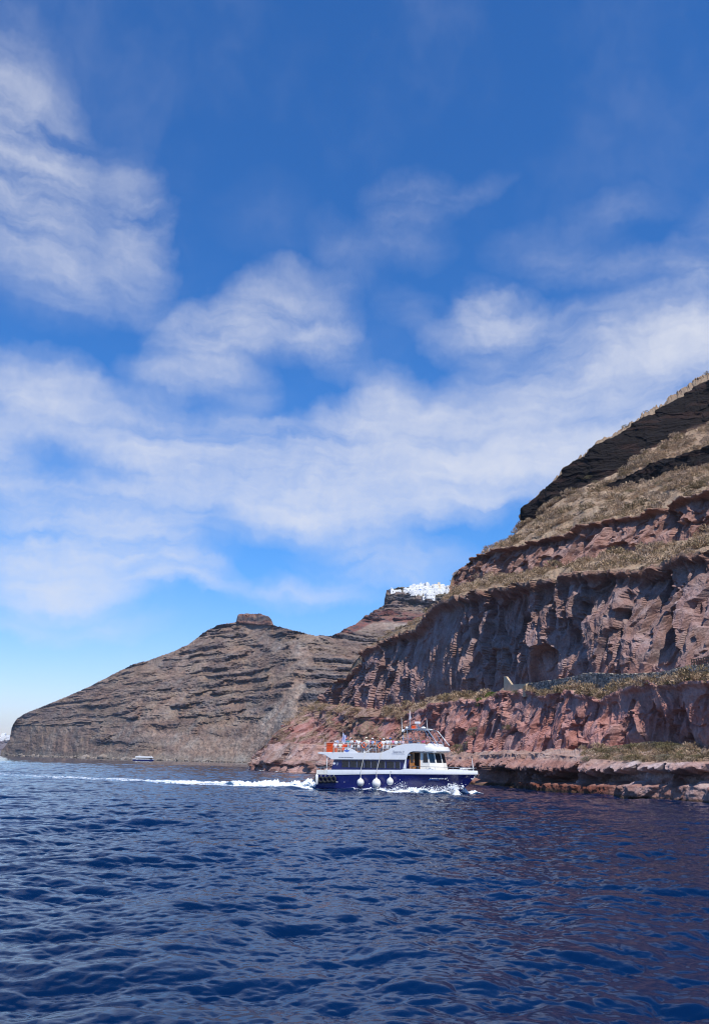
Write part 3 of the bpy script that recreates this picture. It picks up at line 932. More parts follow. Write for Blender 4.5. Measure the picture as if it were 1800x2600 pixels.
# colours
soil = np.array([.225, .160, .120])
soil2 = np.array([.170, .126, .102])
dark = np.array([.098, .079, .078])
redl = np.array([.185, .078, .062])
FC = np.broadcast_to(soil, z.shape + (3,)).astype(np.float32)
FC = lerp(FC, soil2, sstep(-.2, .4, fbm(al / 30, zf / 20, 0, 4, 241)))
FC = lerp(FC, np.array([.30, .235, .185]), scree * .6)
FC = lerp(FC, np.array([.13, .115, .105]), np.maximum(cap(720, 1830, 670, 1930, 20), cap(580, 1760, 540, 1840, 20) * .5) * .7)
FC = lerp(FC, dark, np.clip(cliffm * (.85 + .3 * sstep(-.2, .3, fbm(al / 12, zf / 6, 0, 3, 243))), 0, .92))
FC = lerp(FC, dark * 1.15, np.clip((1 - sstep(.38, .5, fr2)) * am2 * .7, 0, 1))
FC = FC * (1 + .30 * fbm(al / 5, zf / 3, 0, 4, 246, gain=.65))[..., None]
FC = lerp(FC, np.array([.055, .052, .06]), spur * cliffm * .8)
FC = lerp(FC, np.array([.17, .13, .105]), wallL * .8)
redband = np.maximum.reduce([cap(885, 1600, 960, 1563, 13), cap(955, 1566, 1075, 1572, 18), cap(860, 1610, 900, 1588, 10)])
FC = lerp(FC, redl, redband * .95)
FC = lerp(FC, dark * .9, redband * sstep(.0, .25, fbm(al / 8, zf / 6, 0, 3, 245)) * .8)
FC = lerp(FC, np.array([.21, .115, .085]), rock * 1.0)
FC = lerp(FC, np.array([.10, .075, .07]), rock * sstep(.35, .55, (fy - 1560) / 20 + .2 * perlin(al / 5, zf / 5, 0, 247)) * (1 - sstep(.9, 1.1, (fy - 1560) / 20)))
FC = lerp(FC, np.array([.045, .046, .055]), capc * sstep(-.35, .1, fbm(al / 9, zf / 9, 0, 4, 249)) * .95)
upslope = (fx > 978) & ~capc & (fy < 1524)
FC = lerp(FC, np.array([.10, .10, .065]), upslope * 1.0)
FC = lerp(FC, np.array([.22, .19, .155]), sstep(9, 2, zf) * .7)
fveg = (sstep(-.1, .3, fbm(al / 16, zf / 16, 0, 4, 251)) * (1 - cliffm) * .35 * (1 - scree)).astype(np.float32)
fveg = np.where(upslope, .5, fveg)
# back of the hill
fbx, fby, fbz = [], [], []
for dn, dz in ((15, 1), (60, 0), (250, -40), (700, -260)):
    f_ = np.clip((a - aL) / 1.0, .1, 1)
    fbx.append((r2[-1] + dn * f_) * np.sin(th[0]))
    fby.append((r2[-1] + dn * f_) * np.cos(th[0]))
    fbz.append(np.maximum(z[-1] + dz * f_, -3))
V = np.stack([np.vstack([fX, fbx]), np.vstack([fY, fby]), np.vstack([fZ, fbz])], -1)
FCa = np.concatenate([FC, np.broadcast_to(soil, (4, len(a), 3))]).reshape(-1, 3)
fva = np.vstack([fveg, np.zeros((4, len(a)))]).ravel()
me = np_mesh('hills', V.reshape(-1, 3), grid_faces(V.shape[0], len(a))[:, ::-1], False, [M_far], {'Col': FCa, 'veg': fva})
tag(link(bpy.data.objects.new('hills', me)), kind='structure')
FARV = np.stack([fX, fY, fZ], -1)
fpx, fpy = proj(FARV)


def far_at(px, py):
    i = np.argmin((fpx - px) ** 2 + (fpy - py) ** 2)
    return FARV.reshape(-1, 3)[i]


# third, far headland with its own village, seen at the left edge
HR = [(-700, 1895), (-400, 1875), (-150, 1868), (-60, 1866), (0, 1869), (26, 1866), (60, 1866), (110, 1880), (200, 1915)]
a3 = np.arange(float(azel(-700, 1895)[0]), float(azel(200, 1915)[0]), .06)
ra3, re3 = curve(HR)
el3 = np.interp(a3, ra3, re3) + fbm(a3 * 4, 0 * a3, 0, 4, 261) * .03
t3 = np.linspace(0, 1, 70)[:, None]
zr3 = CAMZ + 4300 * np.tan(np.radians(el3))
z3 = -2 + (zr3[None] + 2) * t3
r3 = 4000 + 300 * t3 + fbm((a3[None] * 70 + 0 * z3) / 60, z3 / 25, 0, 4, 263) * 55
V3 = np.stack([r3 * np.sin(np.radians(a3))[None], r3 * np.cos(np.radians(a3))[None], z3], -1)
back = V3[-1:] * np.array([1.15, 1.15, .3])
V3 = np.vstack([V3, back])
C3 = np.broadcast_to(np.array([.17, .13, .12]), V3.shape).reshape(-1, 3)
me = np_mesh('far_headland', V3.reshape(-1, 3), grid_faces(V3.shape[0], len(a3))[:, ::-1], False, [M_far], {'Col': C3, 'veg': np.zeros(len(C3))})
tag(link(bpy.data.objects.new('far_headland', me)), kind='structure')
h3x, h3y = proj(V3[:70])

# ------------------------------------------------------------------ sea
def ocean_tile(n, L, wind, wdir, seed, lmin, lmax, rms):
    g = np.random.default_rng(seed)
    k1 = np.fft.fftfreq(n, L / n) * 2 * np.pi
    kx, ky = np.meshgrid(k1, k1, indexing='ij')
    k = np.hypot(kx, ky)
    k[0, 0] = 1e-6
    Lw = wind * wind / 9.81
    cosw = (kx * wdir[0] + ky * wdir[1]) / k
    P = np.exp(-1 / (k * Lw) ** 2) / k ** 3.65 * (.12 + .88 * cosw ** 2) * np.where(cosw < 0, .35, 1)
    P *= (1 - sstep(2 * np.pi / lmin * .7, 2 * np.pi / lmin, k)) * sstep(2 * np.pi / lmax * .6, 2 * np.pi / lmax, k)
    A = (g.normal(size=(n, n)) + 1j * g.normal(size=(n, n))) * np.sqrt(P)
    A[0, 0] = 0
    h = np.fft.ifft2(A).real
    s = rms / h.std()
    dx = np.fft.ifft2(A * (-1j) * kx / k).real * s
    dy = np.fft.ifft2(A * (-1j) * ky / k).real * s
    return (h * s).astype(np.float32), dx.astype(np.float32), dy.astype(np.float32), L


def tile_sample(T, x, y):
    n = T.shape[0]
    xi, yi = np.floor(x), np.floor(y)
    fx_, fy_ = (x - xi).astype(np.float32), (y - yi).astype(np.float32)
    x0, y0 = xi.astype(np.int64) % n, yi.astype(np.int64) % n
    x1, y1 = (x0 + 1) % n, (y0 + 1) % n
    return (T[x0, y0] * (1 - fx_) + T[x1, y0] * fx_) * (1 - fy_) + (T[x0, y1] * (1 - fx_) + T[x1, y1] * fx_) * fy_


wdir = np.array([.42, -.91])
T1 = ocean_tile(1024, 83.0, 5.2, wdir, 5, .45, 13, .100)
T2 = ocean_tile(512, 11.7, 2.4, np.array([.1, -1.0]), 9, .13, 2.4, .0225)
ra_a = np.concatenate([np.linspace(-180, -44, 46)[:-1], np.arange(-44, -31, .12), np.arange(-31, 29, .042), np.arange(29, 44, .12), np.linspace(44, 180, 46)])
rs = [.02, 1.0, 2.0]
while rs[-1] < 9000:
    q_ = rs[-1]
    rs.append(q_ + (.35 if q_ < 9 else max(.05, min(q_ * .0021, 9)) if q_ < 420 else q_ * .008 if q_ < 2500 else q_ * .05))
rs = np.array(rs)
RR, AA = np.meshgrid(rs, np.radians(ra_a), indexing='ij')
WX, WY = RR * np.sin(AA), RR * np.cos(AA)
far_f = 1 - .45 * sstep(150, 900, RR) - .4 * sstep(900, 3000, RR)
wide = np.where(np.abs(AA) > R(44), .3, 1.0)
# gusts: patches of livelier and calmer water
gust = .80 + .30 * fbm((WX / 26).astype(np.float32), (WY / 40).astype(np.float32), 0, 3, 301)
def samp(T, ang):
    c_, s_ = math.cos(ang), math.sin(ang)
    n = T[0].shape[0]
    u, v = (WX * c_ + WY * s_) / T[3] * n, (-WX * s_ + WY * c_) / T[3] * n
    h, dx, dy = (tile_sample(t_, u, v) for t_ in T[:3])
    return h, dx * c_ - dy * s_, dx * s_ + dy * c_
h1, dx1, dy1 = samp(T1, 0.0)
h1b, dx1b, dy1b = samp(T1, 0.63)       # the same sea again, turned and offset, so that the tile never shows
h2, dx2, dy2 = samp(T2, .2)
f2 = (1 - sstep(55, 170, RR)) * wide
am = gust * far_f * wide
hz = (h1 * .95 + h1b * .45) * am + h2 * f2 * (.6 + .6 * gust)
ch = 1.25
WXd = WX + ch * ((dx1 * .95 + dx1b * .45) * am + dx2 * f2)
WYd = WY + ch * ((dy1 * .95 + dy1b * .45) * am + dy2 * f2)
# ---- foam and the wash of the moving boat
BO = np.array([-3.27, 120.99])
BH = R(-27.06)
bxh, byh = np.array([math.cos(BH), math.sin(BH)]), np.array([-math.sin(BH), math.cos(BH)])
lx = (WX - BO[0]) * bxh[0] + (WY - BO[1]) * bxh[1]
ly = (WX - BO[0]) * byh[0] + (WY - BO[1]) * byh[1]
n_f = fbm((WX / .9).astype(np.float32), (WY / .9).astype(np.float32), 0, 4, 311)
n_c = fbm((WX / 5).astype(np.float32), (WY / 5).astype(np.float32), 0, 3, 313)
foam = np.zeros_like(hz)
rise = np.zeros_like(hz)
# trail behind the stern (points in the boat's own frame: x ahead, y to port)
TR = [(0.3, 0, 2.6, 1.0, .85), (-4, 0, 2.9, 1.0, .8), (-9, .1, 3.4, 1.0, .55), (-18, .6, 4.2, .80, .28), (-32, 1.8, 4.8, .56, .12), (-50, 4.5, 5.2, .50, .08), (-75, 11, 6, .42, .03), (-110, 24, 8, .36, 0), (-170, 60, 11, .3, 0)]
for (xa, ya, wa, sa, ha), (xb, yb, wb, sb, hb) in zip(TR[:-1], TR[1:]):
    dx_, dy_ = xb - xa, yb - ya
    tt = ((lx - xa) * dx_ + (ly - ya) * dy_) / (dx_ * dx_ + dy_ * dy_)
    tc_ = np.clip(tt, 0, 1)
    d = np.hypot(lx - xa - tc_ * dx_, ly - ya - tc_ * dy_)
    w_ = wa + (wb - wa) * tc_
    core = (1 - sstep(.35, 1.05, d / w_ + n_c * .22))
    edge_ = np.exp(-((d / w_ - .85) / .18) ** 2)
    st = sa + (sb - sa) * tc_
    ok = (lx < .6)
    foam = np.maximum(foam, np.where(ok, st * np.maximum(core, edge_ * .75), 0))
    rise = np.maximum(rise, np.where(ok, (ha + (hb - ha) * tc_) * core * (.75 + .9 * n_f + .5 * n_c), 0))
# wash pushed out along the hull and the bow wave
hb = 2.5 * (1 - np.clip((lx - 9) / 9.8, 0, 1) ** 2.5)        # half beam at the water
dh = np.abs(ly) - hb
inx = (lx > 1.0) & (lx < 19.6)
amp = np.interp(lx, [1, 5, 7, 12, 14, 16, 17.3, 18.4, 19.6], [.0, .05, .12, .26, .38, .46, .46, .6, .2])
wid = np.interp(lx, [1, 5, 7, 12, 15, 18, 19.6], [.25, .45, .9, 1.9, 2.2, 1.7, .8])
sh = (1 - sstep(.2, 1.0, (dh / wid) + n_c * .35 + n_f * .2)) * (dh > -.9)
rise = np.maximum(rise, np.where(inx, amp * sh * (.75 + 1.0 * n_f), 0))
foam = np.maximum(foam, np.where(inx, sh * np.interp(lx, [1, 5, 7, 19], [.25, .5, .95, 1.05]), 0))
# the crest thrown ahead on both sides of the stem
for sd in (-1, 1):
    xb_, yb_ = 18.5, 0.0
    xe_, ye_ = 19.9 if sd < 0 else 20.5, 4.6 * sd
    for (xa, ya, xe, ye, h0, h1_) in ((18.2, .2 * sd, 19.4, 1.5 * sd, .85, .80), (19.4, 1.5 * sd, 20.4, 4.2 * sd, .80, .12)):
        dx_, dy_ = xe - xa, ye - ya
        tc_ = np.clip(((lx - xa) * dx_ + (ly - ya) * dy_) / (dx_ * dx_ + dy_ * dy_), 0, 1)
        d = np.hypot(lx - xa - tc_ * dx_, ly - ya - tc_ * dy_)
        b_ = 1 - sstep(.1, 1.0, d / .85 + n_f * .2)
        rise = np.maximum(rise, b_ * (h0 + (h1_ - h0) * tc_) * (.8 + .8 * n_f))
        foam = np.maximum(foam, b_ * 1.1)
# diverging wash ridges
for sd in (-1, 1):
    dd = (ly * sd - 2.2) - (6 - lx) * .30
    rg = np.exp(-(dd / .9) ** 2) * (lx < 6) * (lx > -60)
    hz = hz + rg * .16 * np.exp(lx / 40)
    foam = np.maximum(foam, rg * .32 * np.exp(np.minimum(lx, 0) / 18) * sstep(-.1, .3, n_c))
# old streak of aerated water further left
far_st = np.exp(-(((WX + 92) * .75 + (WY - 196) * .66) / 16) ** 2) * (WX < -45) * .30
foam = np.maximum(foam, far_st * sstep(-.2, .4, n_c) * (WX > -330))
# little whitecaps and surf along the rocks
crest = sstep(.27, .36, hz / np.maximum(am, .2)) * sstep(.28, .5, fbm((WX / 20).astype(np.float32), (WY / 20).astype(np.float32), 0, 2, 317)) * (RR > 60)
foam = np.maximum(foam, crest * .7 * sstep(0, .3, n_f))
azw = np.degrees(AA)
shore_d = (np.interp(azw, az, cshore) - (WX * NH[0] + WY * NH[1]))
surf = np.where((azw > AZ0) & (azw < 40), np.exp(-(shore_d - .7 + n_c) ** 2 / .5) * sstep(.05, .4, fbm((WX / 4).astype(np.float32), (WY / 4).astype(np.float32), 0, 2, 319)), 0)
foam = np.maximum(foam, surf * .9)
rise = np.maximum(rise, 0)
inside = (dh < -.5) & (lx > .3) & (lx < 18)
Wz = np.where(inside, -.9, hz * (1 - .5 * np.clip(rise, 0, 1)) + rise)
V = np.stack([WXd, WYd, Wz], -1)
nr_, nc_ = V.shape[:2]
fc = grid_faces(nr_, nc_)
vs = V.reshape(-1, 3)

M_sea, N = new_mat('sea_water')
geo = N.n('ShaderNodeNewGeometry')
pos = geo.outputs['Position']
fo = N.n('ShaderNodeAttribute', attribute_name='foam').outputs['Fac']
b1 = N.noise(pos, 5.5, 5, .62, .3)
mpw = N.n('ShaderNodeMapping', ins={'Vector': pos, 'Rotation': (0, 0, R(-20)), 'Scale': (.6, 1.25, 1)})
b2 = N.noise(mpw.outputs[0], 1.6, 4, .6, .4)
hgt = N.math('ADD', N.math('MULTIPLY', b1.outputs[0], .35), b2.outputs[0])
bmp = N.n('ShaderNodeBump', ins={'Strength': .7, 'Distance': .022, 'Height': hgt})
deep = N.mix(N.mapr(N.noise(pos, .05, 3, .5).outputs[0], .35, .65), (.0002, .0088, .039), (.0002, .0120, .052))
aer = N.mapr(fo, .08, .75, 0, .55)
deep = N.mix(aer, deep, (.10, .26, .42))
wat = N.n('ShaderNodeBsdfPrincipled', ins={'Base Color': deep, 'Roughness': .045, 'IOR': 1.333, 'Specular IOR Level': .42, 'Normal': bmp.outputs[0]})
fn1 = N.noise(pos, 1.7, 7, .68, .6)
fn2 = N.noise(pos, 7.0, 5, .7, .2)
fth = N.math('ADD', N.math('MULTIPLY', fn1.outputs[0], .75), N.math('MULTIPLY', fn2.outputs[0], .35))
fk = N.mapr(N.math('ADD', fo, N.math('MULTIPLY', N.math('SUBTRACT', fth, .55), 1.7)), .42, .66)
fk = N.math('MULTIPLY', fk, N.mapr(fo, .06, .22))
fb = N.n('ShaderNodeBump', ins={'Strength': .8, 'Distance': .12, 'Height': fn2.outputs[0]})
fm = N.n('ShaderNodeBsdfPrincipled', ins={'Base Color': (.80, .83, .86, 1), 'Roughness': .85, 'Specular IOR Level': .2, 'Subsurface Weight': 0.0, 'Normal': fb.outputs[0]})
ms = N.n('ShaderNodeMixShader', ins={0: fk, 1: wat.outputs[0], 2: fm.outputs[0]})
N.n('ShaderNodeOutputMaterial', ins={0: ms.outputs[0]})
me = np_mesh('sea_water', vs, fc[:, ::-1], True, [M_sea], {'foam': foam.ravel()})
tag(link(bpy.data.objects.new('water', me)), kind='structure')

# ------------------------------------------------------------------ scrub and shrubs
M_leaf, N = new_mat('dry_leaves')
geo = N.n('ShaderNodeNewGeometry')
lc = N.n('ShaderNodeAttribute', attribute_name='Col').outputs['Color']
lv = N.noise(geo.outputs['Position'], 1.2, 3, .6)
kk = N.mapr(lv.outputs[0], .3, .7, .7, 1.3, False)
cc = N.mix(1.0, lc, N.n('ShaderNodeCombineColor', ins={0: kk, 1: kk, 2: kk}).outputs[0], 'MULTIPLY')
df = N.n('ShaderNodeBsdfDiffuse', ins={'Color': cc})
tr = N.n('ShaderNodeBsdfTranslucent', ins={'Color': cc})
N.n('ShaderNodeOutputMaterial', ins={0: N.n('ShaderNodeMixShader', ins={0: .22, 1: df.outputs[0], 2: tr.outputs[0]}).outputs[0]})


def tuft(nl, seed, size=.16, flat=.62):
    """unit bush: many small leaf blades filling a lumpy dome"""
    g = np.random.default_rng(seed)
    lob = g.normal(size=(9, 3)) * [.5, .5, .25] + [0, 0, .3]
    c = lob[g.integers(0, 9, nl)] + g.normal(size=(nl, 3)) * .24
    c[:, 2] = np.abs(c[:, 2]) * flat / .62
    ln = np.linalg.norm(c * [1, 1, 1.3], axis=1)
    c /= np.maximum(ln, 1)[:, None]
    d = c + g.normal(size=(nl, 3)) * .45 + [0, 0, .35]
    d /= np.linalg.norm(d, axis=1)[:, None]
    s_ = np.cross(d, g.normal(size=(nl, 3)))
    s_ /= np.linalg.norm(s_, axis=1)[:, None]
    L_ = size * g.uniform(.6, 1.4, (nl, 1))
    w_ = L_ * .42
    q_ = np.stack([c - s_ * w_ * .5, c + s_ * w_ * .5, c + d * L_ + s_ * w_ * .3, c + d * L_ - s_ * w_ * .3], 1)
    return q_.reshape(-1, 3)


TUFTS = [tuft(170, 500 + i, .2) for i in range(6)]


def scatter(name, pts, sizes, cols, lab, grp=None):
    vs, cs = [], []
    for i, (p, s_) in enumerate(zip(pts, sizes)):
        t_ = TUFTS[i % 6]
        a_ = rng.uniform(0, 6.28)
        c_, n_ = math.cos(a_), math.sin(a_)
        v = np.stack([t_[:, 0] * c_ - t_[:, 1] * n_, t_[:, 0] * n_ + t_[:, 1] * c_, t_[:, 2] * rng.uniform(.7, 1.2)], 1) * s_ + p - [0, 0, .05]
        vs.append(v)
        cc_ = cols[i] * rng.uniform(.7, 1.3, (len(t_) // 4, 1))
        cs.append(np.repeat(cc_, 4, 0))
    vs = np.concatenate(vs)
    me_ = np_mesh(name, vs, np.arange(len(vs)).reshape(-1, 4), False, [M_leaf], {'Col': np.concatenate(cs)})
    o = link(bpy.data.objects.new(name, me_))
    tag(o, lab, 'scrub', grp, 'stuff')
    return o


def pal(n, kind=0):
    base_ = np.array([[.42, .295, .19], [.34, .245, .155], [.48, .35, .235], [.24, .18, .105], [.40, .30, .22]])
    return base_[rng.integers(0, 5, n)] * rng.uniform(.8, 1.2, (n, 1))


segv = np.broadcast_to(SEG, (NR, NC))
dens_n = fbm(sF / 7, (GN / 7).astype(np.float32), 0, 3, 401)
vis = (pxc < 1830) & ~clip_seg
def pick(mask, n):
    idx = np.flatnonzero(mask.ravel())
    return idx[rng.integers(0, len(idx), n)] if len(idx) else idx
P3 = NEAR.reshape(-1, 3)
sel = np.concatenate([
    pick(vis & (segv == 5) & (dens_n > -.05), 420),
    pick(vis & (segv == 7) & (dens_n > -.02), 760),
    pick(vis & (segv == 9) & (dens_n > -.2), 420),
    pick(vis & (segv == 3) & (dens_n > -.1) & (pxc < 1240), 200),
    pick(vis & (segv == 3) & (GN < 10.0) & (pxc > 1330), 110),
    pick(vis & (segv == 1) & (pxc > 1480), 200),
    pick(vis & ((segv == 2) | (segv == 3)) & (pxc < 1060) & (veg > .4), 190),
    pick((pxc < 1830) & (GZ >= zR[None] - .5) & (pxc > 950), 120),
])
sz = np.exp(rng.normal(-.15, .5, len(sel))).clip(.25, 2.1)
sz *= np.where(P3[sel, 2] < 14, .62, 1.0)
sz[-120:] *= .55
scatter('scrub', P3[sel], sz, pal(len(sel)), 'dry olive and straw coloured scrub covering the terraces of the near cliff')
# beyond the frame on the right, so that the terraces do not go bald
sel = pick((pxc >= 1830) & (np.broadcast_to(az[None], GZ.shape) < 45) & ((segv == 5) | (segv == 7) | (segv == 1)), 500)

M_stem = simple_mat('shrub_wood', (.12, .085, .055), .9)


def shrub(px, py, w, h, colr, label, group, seed):
    p = near_at(px, py)
    g = np.random.default_rng(seed)
    t_ = empty('shrub', tuple(p))
    tag(t_, label, 'shrub', group)
    nl = int(700 * min(2.2, max(.6, w)))
    v = tuft(nl, seed, size=.13 / max(w, .8), flat=.8)
    v = v * [w, w * .8, h]
    v[:, 2] -= .1
    cs = np.array(colr) * g.uniform(.6, 1.35, (nl, 1)) * (1 + .25 * g.normal(size=(nl, 1)) * .3)
    me_ = np_mesh('foliage', v, np.arange(len(v)).reshape(-1, 4), False, [M_leaf], {'Col': np.repeat(cs, 4, 0)})
    link(bpy.data.objects.new('foliage', me_), t_)
    mb = MB()
    for k in range(7):
        a_ = k * .9 + g.uniform(0, .5)
        mb.tube([(0, 0, -.3), (math.cos(a_) * w * .2, math.sin(a_) * w * .2, h * .35), (math.cos(a_ + .3) * w * .5, math.sin(a_ + .3) * w * .4, h * .7)], [.05, .035, .012], 5)
    mb.build('stem', M_stem, t_)
    return t_


OL = (.22, .19, .105)
GY = (.26, .225, .155)
GR = (.10, .15, .035)
shrub(1163, 1915, 2.0, 2.6, OL, 'big olive grey shrub on the ledge directly behind the bow of the near boat', None, 601)
shrub(1186, 1900, 1.2, 1.6, GY, 'pale grey shrub on the ledge right of the big olive shrub behind the bow', None, 602)
shrub(1247, 1768, 1.2, 1.2, GR, 'bright green shrub left of the foot of the plastered wall', None, 603)
shrub(1262, 1770, 1.2, 1.1, OL, 'rounded olive shrub between the bright green shrub and the plastered wall', None, 604)
shrub(1217, 1790, .9, 1.9, GR, 'green shrub hanging down the top of the red cliff left of the wall', None, 605)
shrub(1310, 1760, 1.0, .8, GY, 'grey green shrub growing in front of the plastered wall corner', None, 606)
shrub(1138, 1770, 1.9, 1.2, OL, 'low olive shrub on the terrace under the dark bay wall', None, 607)
shrub(1088, 1788, 1.3, .9, GY, 'small grey shrub at the left end of the terrace under the bay wall', None, 608)
shrub(1290, 1850, 1.3, 1.0, OL, 'lone olive shrub on a boulder halfway down the red cliff', None, 609)
shrub(1203, 1868, 1.6, 2.0, GY, 'dull grey green shrub on the red cliff just above the low ledge', None, 610)
for i, (x_, y_, w_) in enumerate([(1500, 1915, 1.5), (1522, 1912, 1.7), (1548, 1912, 1.9), (1575, 1908, 2.1), (1600, 1906, 2.2), (1628, 1902, 2.2), (1655, 1900, 2.3), (1682, 1903, 2.3), (1707, 1905, 2.3), (1732, 1910, 2.2), (1757, 1918, 2.0), (1540, 1926, 1.5),
                                  (1580, 1930, 1.6), (1615, 1930, 1.7), (1650, 1932, 1.8), (1690, 1930, 1.8), (1725, 1930, 1.8), (1772, 1930, 1.7), (1494, 1930, 1.2), (1790, 1925, 1.5)]):
    shrub(x_, y_, w_, w_ * .55, OL if i % 3 else GY, 'grey olive shrub in the thicket along the low ledge above the pale sea rocks', 'thicket on the low ledge', 620 + i)
for i, (x_, y_, w_) in enumerate([(1360, 1752, .9), (1390, 1752, .9), (1420, 1752, 1.0), (1445, 1750, 1.1), (1475, 1758, 1.2), (1655, 1736, .9), (1700, 1736, 1.0), (1735, 1730, 1.1), (1760, 1726, 1.1), (1500, 1766, .9), (1785, 1730, 1.0)]):
    shrub(x_, y_, w_, w_ * .5, OL if i % 2 else (.15, .145, .07), 'low green brown shrub below the dark stone retaining wall', 'shrubs below the retaining wall', 650 + i)
for i, (x_, y_, w_) in enumerate([(1590, 1085, 1.6), (1496, 1215, 1.7), (1512, 1226, 1.5), (1350, 1325, 1.4), (1560, 1262, 1.7), (1600, 1250, 1.5), (1680, 1230, 1.8), (1700, 1222, 1.6)]):
    shrub(x_, y_, w_, w_ * .65, OL if i % 2 else GY, 'round straw coloured shrub standing out on the upper slope by the black cliff', 'shrubs by the black cliff', 670 + i)

# ------------------------------------------------------------------ walls and fence on the cliff path
M_plaster = simple_mat('lime_plaster', (.50, .38, .25), .85, var=.12, scale=1.2, bump=.02)
M_stone, N = new_mat('dry_stone')
tcn = N.n('ShaderNodeNewGeometry')
mpn = N.n('ShaderNodeMapping', ins={'Vector': tcn.outputs['Position'], 'Scale': (1, 1, 1.9)})
vo = N.n('ShaderNodeTexVoronoi', feature='F1', ins={'Vector': mpn.outputs[0], 'Scale': 1.9})
ve = N.n('ShaderNodeTexVoronoi', feature='DISTANCE_TO_EDGE', ins={'Vector': mpn.outputs[0], 'Scale': 1.9})
sc = N.ramp(N.n('ShaderNodeSeparateColor', ins={0: vo.outputs['Color']}).outputs[0], [(0, (.10, .085, .07)), (.5, (.27, .225, .185)), (1, (.44, .38, .31))])
scc = N.mix(N.mapr(ve.outputs[0], 0, .06), (.03, .03, .03), sc)
bn = N.n('ShaderNodeBump', ins={'Strength': .8, 'Distance': .12, 'Height': N.mapr(ve.outputs[0], 0, .15)})
N.n('ShaderNodeOutputMaterial', ins={0: N.n('ShaderNodeBsdfPrincipled', ins={'Base Color': scc, 'Roughness': .9, 'Normal': bn.outputs[0]}).outputs[0]})


def path_pt(px, py, n):
    """world point on the bearing of a traced outline, n metres behind the shore"""
    a_, e_ = (float(v) for v in azel(px, py))
    dn = NH[0] * math.sin(R(a_)) + NH[1] * math.cos(R(a_))
    r_ = (float(np.interp(a_, az, cshore)) + n) / dn
    return np.array([r_ * math.sin(R(a_)), r_ * math.cos(R(a_)), CAMZ + r_ * math.tan(R(e_))])


def wall_ribbon(name, top, bot, n, thick, mat, jag, label, cat, step=4.0):
    xs = np.arange(top[0][0], top[-1][0] + .1, step)
    yt = np.interp(xs, [p[0] for p in top], [p[1] for p in top])
    yb = np.interp(xs, [p[0] for p in bot], [p[1] for p in bot])
    mb = MB()
    T_, B_ = [], []
    for i, (x_, a_, b_) in enumerate(zip(xs, yt, yb)):
        t_ = path_pt(x_, a_, n)
        b2 = path_pt(x_, b_, n)
        t_[2] += rng.uniform(-jag, jag)
        b2[2] -= 1.2
        b2[:2] = t_[:2]
        T_.append(t_)
        B_.append(b2)
    off = np.array([NH[0], NH[1], 0]) * thick
    rowsv = []
    K = 7
    for k in range(K + 1):
        rowsv.append([B_[i] + (T_[i] - B_[i]) * k / K - np.array([NH[0], NH[1], 0]) * (rng.uniform(0, jag * .5) + .12 * (1 - k / K)) for i in range(len(xs))])
    rowsv.append([T_[i] + off for i in range(len(xs))])
    rowsv.append([B_[i] + off for i in range(len(xs))])
    nr = len(rowsv)
    nc = len(xs)
    flat = [tuple(p) for r_ in rowsv for p in r_]
    fs = [(i * nc + j, i * nc + j + 1, (i + 1) * nc + j + 1, (i + 1) * nc + j) for i in range(nr - 1) for j in range(nc - 1)]
    fs += [tuple(i * nc for i in range(nr))[::-1], tuple(i * nc + nc - 1 for i in range(nr))]
    mb.add(flat, fs)
    o = mb.build(name, mat)
    tag(o, label, cat)
    return o


wall_ribbon('retaining_wall', [(1333, 1736), (1394, 1728), (1455, 1718), (1476, 1709), (1530, 1710), (1560, 1712), (1639, 1710), (1696, 1703), (1728, 1693), (1765, 1689), (1830, 1684)],
            [(1333, 1752), (1390, 1744), (1450, 1735), (1500, 1745), (1535, 1768), (1557, 1770), (1580, 1752), (1640, 1728), (1700, 1722), (1740, 1712), (1830, 1700)], 10.6, .7, M_stone, .14,
            'grey dry stone retaining wall carrying the path along the cliff', 'stone wall', 3.0)
o = wall_ribbon('plastered_wall', [(1278, 1717), (1284, 1718), (1298, 1738), (1334, 1736)], [(1278, 1762), (1290, 1764), (1300, 1760), (1334, 1752)], 9.5, .45, M_plaster, .015,
                'sand coloured plastered parapet wall with a raised corner at the end of the path', 'wall', 2.0)
fence = empty('wooden_fence', tuple(path_pt(1762, 1693, 12.2)))
tag(fence, 'dark wooden post and rail fence on the cliff path at the right edge', 'fence')
M_dwood = simple_mat('dark_wood', (.06, .045, .035), .8)
fl = Vector(fence.location)
pp = [path_pt(x_, np.interp(x_, [1755, 1830], [1692, 1681]), 12.2) for x_ in range(1756, 1831, 6)]
for p in pp:
    q_ = Vector(p) - fl
    MB().box(q_.x - .06, q_.x + .06, q_.y - .06, q_.y + .06, q_.z - .8, q_.z + 1.0).build('post', M_dwood, fence)
for dz_ in (.9, .5):
    MB().tube([Vector(p) - fl + Vector((0, 0, dz_)) for p in pp], .05, 6).build('rail', M_dwood, fence)

# ------------------------------------------------------------------ villages
M_white = simple_mat('whitewash', (.80, .79, .76), .8, var=.05, scale=.4)
M_cream = simple_mat('cream_wash', (.72, .60, .42), .8, var=.05, scale=.4)
M_blue = simple_mat('blue_paint', (.05, .16, .42), .6)
M_hole = simple_mat('dark_opening', (.05, .06, .08), .5)


